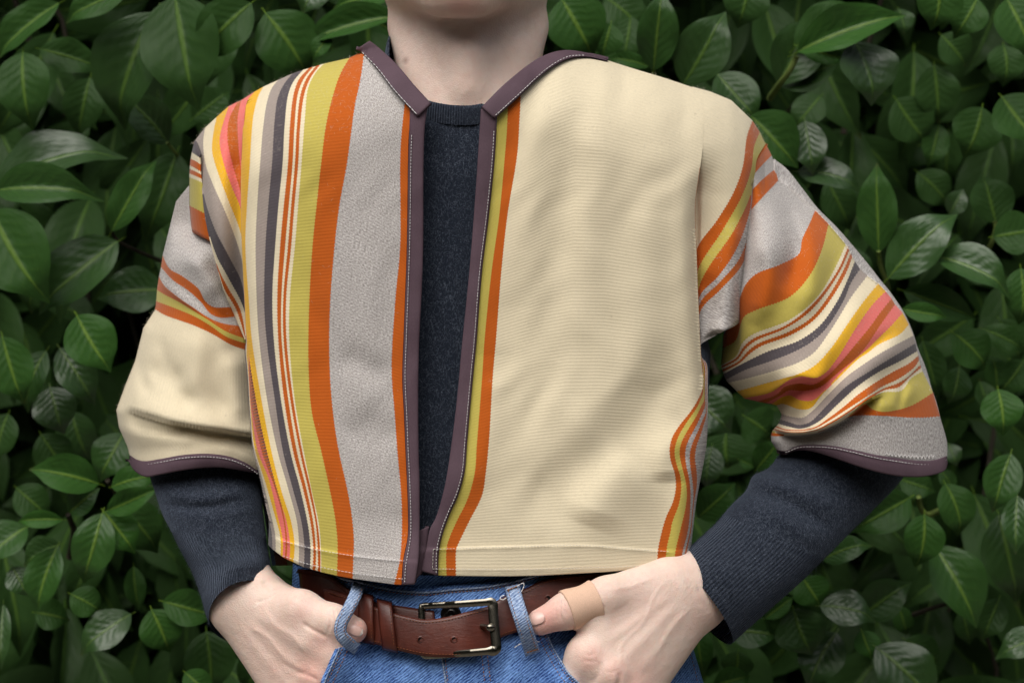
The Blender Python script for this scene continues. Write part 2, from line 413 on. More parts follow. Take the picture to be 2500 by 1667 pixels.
# ------------------------------------------------------------------ loft: cloth between stripe edges
def loft(name, curves, colors, depth, parent, mat=M_CLOTH, pitch=4.1, sub=12.0, teeth=1.3, thick=0.0028, smooth=True, tuck0=None, tuck1=None, mono=None, tscale=None):
    L = max(np.sum(np.linalg.norm(np.diff(np.asarray(c, float), axis=0), axis=1)) for c in curves)
    n = max(8, int(L / pitch)); R = [spline(c, n, smooth) for c in curves]
    if mono:
        ax_, sg_ = mono
        for i in range(1, len(R)):
            q = R[i - 1][:, ax_] * sg_ + .12; R[i][:, ax_] = np.maximum(R[i][:, ax_] * sg_, q) * sg_
    cols, face_col, edge = [R[0]], [], [True]
    for i in range(len(R) - 1):
        wd = np.max(np.linalg.norm(R[i + 1] - R[i], axis=1)); k = max(1, int(round(wd / sub)))
        for j in range(1, k + 1):
            cols.append(R[i] + (R[i + 1] - R[i]) * j / k); face_col.append(colors[i]); edge.append(j == k)
    A = np.stack(cols)                     # (columns, rows, 2)
    across = np.zeros(A.shape[:2]); across[1:] = np.cumsum(np.linalg.norm(np.diff(A, axis=0), axis=2), axis=0)
    U = across / np.maximum(across[-1:], 1e-6)
    if teeth:
        z = np.where(np.arange(n) % 2 == 0, 1.0, -1.0) * teeth
        for i in range(1, len(A) - 1):
            if edge[i]:
                d = A[i + 1] - A[i - 1]; d /= np.maximum(np.linalg.norm(d, axis=1, keepdims=True), 1e-6)
                gap = np.minimum(np.linalg.norm(A[i + 1] - A[i], axis=1), np.linalg.norm(A[i] - A[i - 1], axis=1))
                A[i] += d * (z * np.clip((gap - 1) / 6, 0, 1))[:, None]
    T = np.broadcast_to(np.linspace(0, 1, n)[None, :], A.shape[:2])
    Y = np.array(depth(A[..., 0], A[..., 1], U, T))
    if tscale is not None:                 # the raw edges turn under
        A = np.concatenate([A[:, :1], A, A[:, -1:]], 1); U = np.concatenate([U[:, :1], U, U[:, -1:]], 1); across = np.concatenate([across[:, :1], across, across[:, -1:]], 1)
        T = np.concatenate([T[:, :1], T, T[:, -1:]], 1); Y = np.concatenate([Y[:, :1] + .004, Y, Y[:, -1:] + .004], 1); n += 2
    V = P(A[..., 0], A[..., 1], Y)
    uvu = across.mean(axis=1)[:, None] / 8.2 * np.ones_like(T); uvv = np.arange(n)[None, :] * pitch / 8.2 * np.ones_like(U)
    V, uvu, uvv, fc = list(V), list(uvu), list(uvv), list(face_col)
    if tuck1 is not None:                  # cloth turns under at the last curve
        for dx, dy, dz in tuck1:
            a = A[-1]; ts = tscale(a[:, 1]) if tscale else 1.0; V.append(P(a[:, 0] + dx * ts, a[:, 1] + dz, Y[-1] + dy * ts)); uvu.append(uvu[-1] + 1.5); uvv.append(uvv[-1]); fc.append(face_col[-1])
    if tuck0 is not None:
        for dx, dy, dz in tuck0:
            a = A[0]; V.insert(0, P(a[:, 0] + dx, a[:, 1] + dz, Y[0] + dy)); uvu.insert(0, uvu[0] - 1.5); uvv.insert(0, uvv[0]); fc.insert(0, face_col[0])
    V = np.stack(V); nc = len(V)
    F = grid_faces(nc, n); col = np.repeat(np.array(fc, float)[:, None, :], n - 1, axis=1)
    if tscale is not None:
        k0 = len(tuck0) if tuck0 is not None else 0
        gw = np.linalg.norm(A[1:] - A[:-1], axis=2)[:, :-1]
        for i in range(1, len(A) - 1): col[k0 + i] = np.where((gw[i] < 1.0)[:, None], col[k0 + i - 1], col[k0 + i])
        for q in range(k0 + len(A) - 1, nc - 1): col[q] = col[q - 1]
    col = col.reshape(-1, 4)
    Vf = V.reshape(-1, 3); F = orient(Vf, F)
    o = mesh_from(name, Vf, F, mat, parent, uv=np.stack([np.stack(uvu), np.stack(uvv)], -1).reshape(-1, 2), col=col)
    if thick and tscale is None:
        md = o.modifiers.new('cloth thickness', 'SOLIDIFY'); md.thickness = thick; md.offset = -1; md.use_rim = tscale is None
    return o

def stitches(name, lines, depth, mat, parent, dash=5.0, gap=2.6, wd=1.5, off=0.0012):
    V, F = [], []
    for pts in lines:
        L = np.sum(np.linalg.norm(np.diff(np.asarray(pts, float), axis=0), axis=1))
        q = spline(pts, max(2, int(L)))
        i = 0.0
        while i + dash < len(q):
            a, b = q[int(i)], q[int(i + dash)]; t = (b - a) / max(1e-6, np.linalg.norm(b - a)); nn = np.array([-t[1], t[0]]) * wd / 2
            m = (a + b) / 2; y0 = float(depth(m[0], m[1])); k = len(V)
            ring = [(a, 0.15), (a * 0.72 + b * 0.28, 1.0), (a * 0.28 + b * 0.72, 1.0), (b, 0.15)]
            for p, sc in ring:
                yb = y0 + 0.0004; yf = y0 - off * (0.35 + 0.65 * sc)
                for sgn, yy, ws in ((-1, yb, 1), (-0.6, yf, 1), (0.6, yf, 1), (1, yb, 1)):
                    c = p + nn * sgn * (0.4 + 0.6 * sc); V.append(P(c[0], c[1], yy))
            for r in range(3):
                for s_ in range(3):
                    F.append((k + r * 4 + s_, k + r * 4 + s_ + 1, k + r * 4 + 4 + s_ + 1, k + r * 4 + 4 + s_))
            F.append((k, k + 1, k + 2, k + 3)); F.append((k + 15, k + 14, k + 13, k + 12))
            i += dash + gap
    o = mesh_from(name, np.array(V), F, mat, parent); o['kind'] = 'stuff'
    return o

def tube(name, pts, radii, mat, parent, n=10, uv=False, flat=1.0, caps=True):
    """tube along 3-D points"""
    p = np.asarray(pts, float); r = np.asarray(radii, float) * np.ones(len(p)); V = []
    up = np.array([0.3, -1, 0.2])
    for i in range(len(p)):
        t = p[min(i + 1, len(p) - 1)] - p[max(i - 1, 0)]; t /= np.linalg.norm(t) + 1e-12
        a = np.cross(t, up); a /= np.linalg.norm(a) + 1e-12; b = np.cross(t, a)
        th = np.linspace(0, 2 * np.pi, n, endpoint=False)[:, None]
        V.append(p[i] + r[i] * (np.cos(th) * a + flat * np.sin(th) * b))
    V = np.stack(V); F = grid_faces(len(p), n, True).tolist()
    if caps: F += [list(range(n))[::-1], [(len(p) - 1) * n + k for k in range(n)]]
    return mesh_from(name, V.reshape(-1, 3), F, mat, parent)

def edge_tube(name, A, B, yc, yr, mat, parent, rows=120, n=64, extra=None, uvrib=40, back=1.0, tilt=0.0):
    """tube through two measured silhouettes; yc, yr = depth of the axis and half-thickness at stations"""
    a, b = spline(A, rows), spline(B, rows); t = np.linspace(0, 1, rows)
    yc = np.interp(t, np.linspace(0, 1, len(yc)), yc); yr = np.interp(t, np.linspace(0, 1, len(yr)), yr)
    th = np.linspace(0, 2 * np.pi, n + 1); c, s_ = np.cos(th), np.sin(th)
    PX = (a[:, 0] + b[:, 0])[:, None] / 2 + (b[:, 0] - a[:, 0])[:, None] / 2 * c
    PY = (a[:, 1] + b[:, 1])[:, None] / 2 + (b[:, 1] - a[:, 1])[:, None] / 2 * c
    if tilt:
        mid = (a + b) / 2; ax = np.gradient(mid, axis=0); ax /= np.linalg.norm(ax, axis=1, keepdims=True)
        ch = (b - a) / np.linalg.norm(b - a, axis=1, keepdims=True); nr = np.stack([-ch[:, 1], ch[:, 0]], -1); nr *= np.sign((nr * ax).sum(1))[:, None]
        sh = tilt * sstep(.15, 1, t)
        PX = PX - (nr[:, 0] * sh)[:, None] * s_; PY = PY - (nr[:, 1] * sh)[:, None] * s_
    Y = yc[:, None] - yr[:, None] * np.where(s_ > 0, s_, s_ * back)
    if extra: Y = Y + extra(PX, PY) * np.where(s_ > 0, np.clip(s_ * 2, 0, 1), 0)
    V = P(PX, PY, Y).reshape(-1, 3)
    F = orient_tube(grid_faces(rows, n + 1), V)
    uv = np.stack(np.broadcast_arrays(np.linspace(0, uvrib, n + 1)[None, :], (t * 60)[:, None]), -1).reshape(-1, 2)
    return mesh_from(name, V, F, mat, parent, uv=uv)

def orient_tube(F, V):
    a, b, c = V[F[:, 0]], V[F[:, 1]], V[F[:, 2]]; nrm = np.cross(b - a, c - a); cen = (a + b + c) / 3
    if (nrm * (cen - V.mean(0))).sum() < 0: return F[:, ::-1].copy()
    return F

# ------------------------------------------------------------------ implicit body (one continuous skin)
def px3(p): return P(p[0], p[1], p[2])
def rcone(p, a, b, r1, r2):
    ba = b - a; h = np.clip(((p - a) @ ba) / (ba @ ba), 0, 1); q = p - a - h[:, None] * ba
    return np.sqrt((q * q).sum(1)) - (r1 + (r2 - r1) * h)
def ell(p, c, r):
    q = (p - np.asarray(c)) / np.asarray(r); k0 = np.sqrt((q * q).sum(1)); k1 = np.sqrt(((q / np.asarray(r)) ** 2).sum(1)) + 1e-9
    return k0 * (k0 - 1) / k1
def smin(a, b, k):
    h = np.clip(0.5 + 0.5 * (b - a) / k, 0, 1); return b + (a - b) * h - k * h * (1 - h)
def smax(a, b, k): return -smin(-a, -b, k)

def surface_nets(f, lo, hi, h):
    lo, hi = np.array(lo, float), np.array(hi, float); nn = np.ceil((hi - lo) / h).astype(int) + 1
    ax = [lo[i] + h * np.arange(nn[i]) for i in range(3)]
    G = np.stack(np.meshgrid(*ax, indexing='ij'), -1).reshape(-1, 3)
    v = np.concatenate([f(G[i:i + 200000]) for i in range(0, len(G), 200000)]).reshape(nn)
    ins = v < 0
    cs = tuple(nn - 1); acc = np.zeros(cs + (3,)); cnt = np.zeros(cs)
    sl = lambda o: tuple(slice(o[i], o[i] + cs[i]) for i in range(3))
    cor = [(i, j, k) for i in (0, 1) for j in (0, 1) for k in (0, 1)]
    for a in cor:
        for d in range(3):
            if a[d]: continue
            b = list(a); b[d] = 1
            va, vb = v[sl(a)], v[sl(b)]; m = (va < 0) != (vb < 0)
            t = np.where(m, va / np.where(m, va - vb, 1), 0)
            for e in range(3):
                acc[..., e] += np.where(m, a[e] + (t if e == d else 0), 0)
            cnt += m
    act = cnt > 0; idx = -np.ones(cs, int); idx[act] = np.arange(act.sum())
    ijk = np.argwhere(act); V = lo + h * (ijk + acc[act] / cnt[act][:, None]); F = []
    for d in range(3):
        e1, e2 = (d + 1) % 3, (d + 2) % 3
        a = [slice(None)] * 3; b = [slice(None)] * 3; a[d] = slice(0, -1); b[d] = slice(1, None)
        m = ins[tuple(a)] != ins[tuple(b)]
        q = np.argwhere(m); q = q[(q[:, e1] > 0) & (q[:, e2] > 0) & (q[:, e1] < nn[e1] - 1) & (q[:, e2] < nn[e2] - 1)]
        fl = ins[tuple(q.T)]
        o1 = np.zeros(3, int); o1[e1] = 1; o2 = np.zeros(3, int); o2[e2] = 1
        g = lambda w_: idx[tuple(w_.T)]
        quad = np.stack([g(q - o1 - o2), g(q - o2), g(q), g(q - o1)], -1)
        quad[~fl] = quad[~fl][:, ::-1]; F.append(quad)
    F = np.vstack(F); F = F[(F >= 0).all(1)]
    return V, F

def chain(p, items, k):
    d = None
    for a, b, r1, r2 in items:
        e = rcone(p, px3(a), px3(b), r1, r2); d = e if d is None else smin(d, e, k)
    return d

THUMB_L = [((660, 1470, -.064), (738, 1486, -.088), .0165, .0132), ((738, 1486, -.088), (815, 1517, -.099), .0130, .0116), ((815, 1517, -.099), (864, 1537, -.103), .0118, .0098)]
def hand_l(p):
    d = chain(p, [((532, 1290, -.014), (598, 1452, -.055), .022, .0195), ((566, 1310, -.018), (634, 1444, -.058), .013, .0128), ((498, 1320, -.014), (560, 1470, -.05), .013, .0128)], .016)
    mc = chain(p, [((640, 1465, -.062), (815, 1592, -.094), .0140, .0125), ((615, 1480, -.060), (785, 1650, -.092), .0140, .0125),
                   ((590, 1490, -.056), (742, 1690, -.084), .0135, .0120), ((567, 1490, -.050), (695, 1712, -.074), .0128, .0112)], .018)
    fi = chain(p, [((815, 1592, -.094), (885, 1672, -.086), .0118, .0105), ((885, 1672, -.086), (910, 1760, -.07), .0102, .009)], .006)
    for it in ([((785, 1650, -.092), (850, 1736, -.082), .0118, .0105), ((850, 1736, -.082), (880, 1820, -.07), .0102, .009)],
               [((742, 1690, -.084), (805, 1780, -.076), .0112, .010), ((805, 1780, -.076), (835, 1850, -.066), .0098, .0085)],
               [((695, 1712, -.074), (750, 1790, -.07), .0100, .009), ((750, 1790, -.07), (785, 1850, -.062), .0088, .0078)]):
        fi = smin(fi, chain(p, it, .006), .0035)
    d = smin(d, smin(mc, fi, .010), .016)
    th = chain(p, THUMB_L, .007)
    d = smin(d, th, .009)
    d = smin(d, rcone(p, px3((680, 1500, -.072)), px3((765, 1553, -.094)), .0130, .0100), .014)
    for c, r in (((640, 1428, -.068), .007),):
        d = smin(d, np.linalg.norm(p - px3(c), axis=1) - r, .006)
    return d

THUMB_R = [((1618, 1424, -.080), (1480, 1456, -.102), .0185, .0140), ((1480, 1456, -.102), (1384, 1490, -.110), .0136, .0122), ((1384, 1490, -.110), (1320, 1517, -.113), .0124, .0098)]
def hand_r(p):
    d = chain(p, [((1856, 1343, -.02), (1692, 1440, -.062), .023, .0205), ((1815, 1326, -.024), (1664, 1406, -.066), .013, .0140), ((1876, 1384, -.02), (1722, 1474, -.058), .014, .0140)], .016)
    mc = chain(p, [((1640, 1430, -.077), (1430, 1597, -.108), .0160, .0130), ((1655, 1450, -.078), (1484, 1643, -.110), .0155, .0130),
                   ((1675, 1468, -.074), (1530, 1678, -.104), .0148, .0122), ((1700, 1486, -.066), (1568, 1698, -.094), .0142, .0112)], .018)
    fi = chain(p, [((1430, 1597, -.108), (1388, 1676, -.108), .0124, .0110), ((1388, 1676, -.108), (1367, 1760, -.095), .0106, .0092)], .006)
    for it in ([((1484, 1643, -.110), (1440, 1735, -.108), .0124, .0108), ((1440, 1735, -.108), (1415, 1815, -.095), .0106, .0092)],
               [((1530, 1678, -.104), (1490, 1770, -.102), .0115, .0102), ((1490, 1770, -.102), (1465, 1850, -.09), .0100, .0088)],
               [((1568, 1698, -.094), (1538, 1785, -.092), .0104, .0092), ((1538, 1785, -.092), (1515, 1855, -.085), .009, .008)]):
        fi = smin(fi, chain(p, it, .006), .006)
    d = smin(d, smin(mc, fi, .010), .016)
    d = smin(d, chain(p, THUMB_R, .007), .009)
    d = smin(d, rcone(p, px3((1575, 1470, -.086)), px3((1462, 1528, -.104)), .0130, .0090), .013)
    for c, r in (((1438, 1604, -.1145), .0070), ((1492, 1642, -.1165), .0070), ((1722, 1452, -.070), .0085)):
        d = smin(d, np.linalg.norm(p - px3(c), axis=1) - r, .010)
    return d

HZ = ZC + (CY - 48) * S * 0.95   # chin height
def head(p):
    nx = P(1142, 100, 0)[0]
    # neck: two stacked cones, slightly flattened, widening to the shoulders
    q = p.copy(); q[:, 1] = (q[:, 1] - 0.012) * 0.98 + 0.012
    d = rcone(q, np.array([nx, .020, HZ + 0.03]), np.array([nx, .014, HZ - 0.075]), .0555, .0565)
    d = smin(d, ell(p, (nx - .006, .020, HZ - 0.158), (.150, .055, .075)), .055)
    for s_ in (-1, 1):   # sternocleidomastoid cords towards the collar bones
        d = smin(d, rcone(p, np.array([nx + s_ * .050, .018, HZ + 0.01]), np.array([nx + s_ * .014, -.040, HZ - .078]), .012, .0085), .018)
    d = smin(d, rcone(p, np.array([nx, -.038, HZ - .022]), np.array([nx, -.040, HZ - .045]), .010, .009), .022)
    HH = HZ + .009
    hx = P(1128, 48, 0)[0]
    hd = ell(p, (hx, .015, HH + .128), (.074, .094, .102))                       # cranium
    jaw = ell(p, (hx, -.022, HH + .058), (.058, .068, .060))
    chin = ell(p, (hx, -.076, HH + .0185), (.024, .019, .0195))
    hd = smin(hd, jaw, .03); hd = smin(hd, chin, .020)
    for s_ in (-1, 1):
        hd = smin(hd, rcone(p, np.array([hx + s_ * .016, -.070, HH + .012]), np.array([hx + s_ * .060, .018, HH + .042]), .012, .014), .024)
        hd = smin(hd, ell(p, (hx + s_ * .036, -.060, HH + .078), (.024, .020, .022)), .02)
        hd = smax(hd, -(np.linalg.norm(p - np.array([hx + s_ * .031, -.094, HH + .110]), axis=1) - .013), .012)
        hd = smin(hd, ell(p, (hx + s_ * .031, -.070, HH + .110), (.012, .012, .011)), .003)
        hd = smin(hd, ell(p, (hx + s_ * .074, .018, HH + .092), (.009, .018, .030)), .006)
    hd = smin(hd, rcone(p, np.array([hx, -.082, HH + .112]), np.array([hx, -.104, HH + .074]), .008, .0105), .014)
    hd = smin(hd, ell(p, (hx, -.086, HH + .0500), (.021, .010, .0062)), .005)
    hd = smin(hd, ell(p, (hx, -.086, HH + .0405), (.018, .010, .0065)), .005)
    hd = smax(hd, -ell(p, (hx, -.1, HH + .0305), (.016, .006, .004)), .010)
    return smin(d, hd, .022)

def inner_body(p):   # under the clothes
    d = chain(p, [((1130, 420, .045), (1130, 900, .035), .085, .080), ((1130, 900, .035), (1190, 1420, .03), .080, .085)], .05)
    d = smin(d, chain(p, [((760, 330, .05), (1500, 330, .05), .035, .035)], .03), .06)
    d = smin(d, chain(p, [((700, 370, .05), (480, 900, .07), .036, .032), ((480, 900, .07), (533, 1290, -.012), .030, .018)], .02), .03)
    d = smin(d, chain(p, [((1600, 370, .05), (2085, 1010, .07), .036, .026), ((2085, 1010, .07), (1868, 1338, -.02), .026, .016)], .02), .03)
    nx = P(1142, 100, 0)[0]
    d = smin(d, rcone(p, np.array([nx, .03, HZ - .03]), np.array([nx, .04, HZ - .25]), .04, .07), .03)
    return d

def hand_detail(V, F, lines):
    """skin folds, tendons and veins raised or sunk on the finished hand"""
    fn = np.cross(V[F[:, 1]] - V[F[:, 0]], V[F[:, 2]] - V[F[:, 0]]); N = np.zeros_like(V)
    for c in range(F.shape[1]): np.add.at(N, F[:, c], fn)
    N /= np.linalg.norm(N, axis=1, keepdims=True) + 1e-12
    if (N * (V - V.mean(0))).sum() < 0: N = -N
    k = S * (D + V[:, 1]) / D; px = V[:, 0] / k + CX; py = CY - (V[:, 2] - ZC) / k; dsp = np.zeros(len(V))
    for pts, amp, wd in lines:
        d, sg, t = polydist(px, py, pts); dsp += amp * np.exp(-(d / wd) ** 2) * np.clip(np.sin(np.pi * np.clip(t, .02, .98)) * 2, 0, 1)
    nz = rng.standard_normal(len(V)) * .00004
    return V + N * ((dsp + nz) * np.clip(-N[:, 1] * 2, 0, 1))[:, None]

DET_L = [([(802, 1484), (808, 1512), (800, 1548)], -.0007, 3.2), ([(814, 1486), (821, 1514), (813, 1550)], -.0008, 3.0), ([(826, 1486), (833, 1516), (826, 1552)], -.0006, 3.0),
         ([(736, 1518), (762, 1536), (800, 1556)], -.0012, 5), ([(640, 1416), (656, 1432), (672, 1440)], -.0010, 5), ([(622, 1470), (650, 1462), (676, 1446)], -.0006, 4),
         ([(620, 1490), (690, 1545), (770, 1590)], .0008, 13), ([(600, 1510), (670, 1580), (740, 1640)], .0007, 13), ([(585, 1520), (640, 1600), (700, 1668)], .0006, 12),
         ([(640, 1475), (668, 1520), (720, 1556), (748, 1600)], .0004, 5), ([(610, 1530), (650, 1550), (700, 1610)], .0005, 5), ([(700, 1450), (760, 1474), (800, 1480)], -.0005, 8),
         ([(716, 1640), (752, 1648), (780, 1662)], -.0010, 5), ([(690, 1616), (720, 1634), (760, 1640)], -.0006, 6)]
DET_R = [([(1362, 1462), (1356, 1490), (1364, 1520)], -.0006, 3.0), ([(1372, 1458), (1366, 1488), (1374, 1522)], -.0009, 3.0), ([(1380, 1456), (1377, 1480), (1383, 1505)], -.0006, 2.8),
         ([(1430, 1508), (1450, 1500), (1480, 1478)], -.0010, 5), ([(1640, 1450), (1560, 1510), (1470, 1575)], .0006, 12), ([(1655, 1470), (1580, 1550), (1505, 1625)], .0006, 12), ([(1675, 1490), (1610, 1580), (1550, 1655)], .0005, 12),
         ([(1640, 1405), (1600, 1450), (1570, 1520), (1520, 1570), (1512, 1625)], .0004, 5), ([(1690, 1480), (1640, 1530), (1600, 1600)], .0004, 5), ([(1600, 1408), (1540, 1430), (1490, 1440)], .0005, 6),
         ([(1424, 1592), (1440, 1598), (1460, 1592)], -.0004, 3.2), ([(1422, 1608), (1441, 1614), (1462, 1610)], -.0004, 3.2), ([(1474, 1634), (1492, 1640), (1510, 1634)], -.0004, 3.2),
         ([(1466, 1610), (1462, 1644), (1440, 1672)], -.0009, 7), ([(1516, 1636), (1510, 1670), (1490, 1700)], -.0010, 7), ([(1700, 1428), (1716, 1462), (1736, 1498)], -.0006, 6), ([(1672, 1408), (1692, 1446), (1716, 1486)], -.0004, 6)]
def build_person():
    Vs, Fs, fl, n = [], [], [], 0
    def add(V, F, spots):
        nonlocal n
        f = np.zeros(len(V))
        for c, rr_, a in spots: f = np.maximum(f, a * np.exp(-(np.linalg.norm(V - px3(c), axis=1) / rr_) ** 2))
        Vs.append(V); Fs.append(F + n); fl.append(f); n += len(V)
    V, F = surface_nets(hand_l, np.array([-.262, -.135, .955]), P(960, 1260, .03) + [0, 0, .01], .0011)
    V = hand_detail(V, F, DET_L)
    add(V, F, [((880, 1545, -.11), .012, .8), ((792, 1568, -.1), .013, .55), ((765, 1640, -.1), .016, .7), ((740, 1500, -.1), .012, .25), ((700, 1600, -.09), .03, .2)])
    V, F = surface_nets(hand_r, P(1300, 1260, -.15) * [1, 1, 0] + [-.02, 0, .93], P(1890, 1260, .03) + [.012, 0, .01], .0011)
    V = hand_detail(V, F, DET_R)
    add(V, F, [((1330, 1515, -.12), .018, .75), ((1390, 1490, -.12), .010, .5), ((1443, 1605, -.12), .009, .6), ((1497, 1640, -.12), .010, .6), ((1540, 1660, -.11), .02, .4), ((1700, 1500, -.08), .02, .2), ((1560, 1480, -.1), .02, .15), ((1450, 1430, -.11), .012, .2)])
    V, F = surface_nets(head, (-.22, -.125, HZ - .225), (.16, .125, HZ + .245), .0034)
    add(V, F, [((1130, 8, -.09), .014, .6), ((1090, 30, -.09), .012, .3), ((1220, 20, -.06), .02, .2)])
    V, F = surface_nets(inner_body, (-.30, -.07, .95), (.32, .15, 1.46), .008)
    add(V, F, [])
    o = mesh_from('person', np.vstack(Vs), np.vstack(Fs), M_SKIN)
    a = o.data.attributes.new('flush', 'FLOAT', 'POINT'); a.data.foreach_set('value', np.concatenate(fl).astype(np.float32))
    tag(o, 'person in striped woven jacket, navy sweater and jeans with both hands in the pockets', 'person')
    return o

def project(sdf, px, py, off, y0=-.16):
    """depth at which a picture ray meets the implicit surface"""
    px, py = np.ravel(px), np.ravel(py); y = np.full(len(px), y0)
    for _ in range(60):
        d = sdf(P(px, py, y)); y = y + np.clip(d, -.004, .01) * 0.9
    return y - off

# ------------------------------------------------------------------ ground
g = mesh_from('ground', [(-150, -150, 0), (150, -150, 0), (150, 150, 0), (-150, 150, 0)], [(0, 1, 2, 3)], M_GROUND, smooth=False)
tag(g, kind='structure')

# ------------------------------------------------------------------ unseen hedge added behind the camera to block low sky
def sky_block_hedge():
    gx, gz = np.linspace(0, 1, 90), np.linspace(0, 1, 24); X, Z = np.meshgrid(gx, gz, indexing='ij')
    ang = (X - .5) * math.radians(200); R = 4.8 + .25 * rng.standard_normal(X.shape) - .5 * Z ** 3
    V = np.stack([R * np.sin(ang), -R * np.cos(ang) - .2, Z * 3.1 + .1 * rng.standard_normal(X.shape) * (Z > 0)], -1)
    back = V.copy(); back[..., :2] *= 1.25; V = np.concatenate([V, back[:, ::-1]], 1); n, m = V.shape[:2]
    o = mesh_from('sky_block_hedge', V.reshape(-1, 3), grid_faces(n, m), simple_mat('hedge_green', (0.022, 0.05, 0.014), 0.8, 0.1, noise=(9, 0.6)), smooth=False)
    tag(o, 'unseen tall hedge added behind the camera to keep low sky light off the scene', 'hedge')
sky_block_hedge()
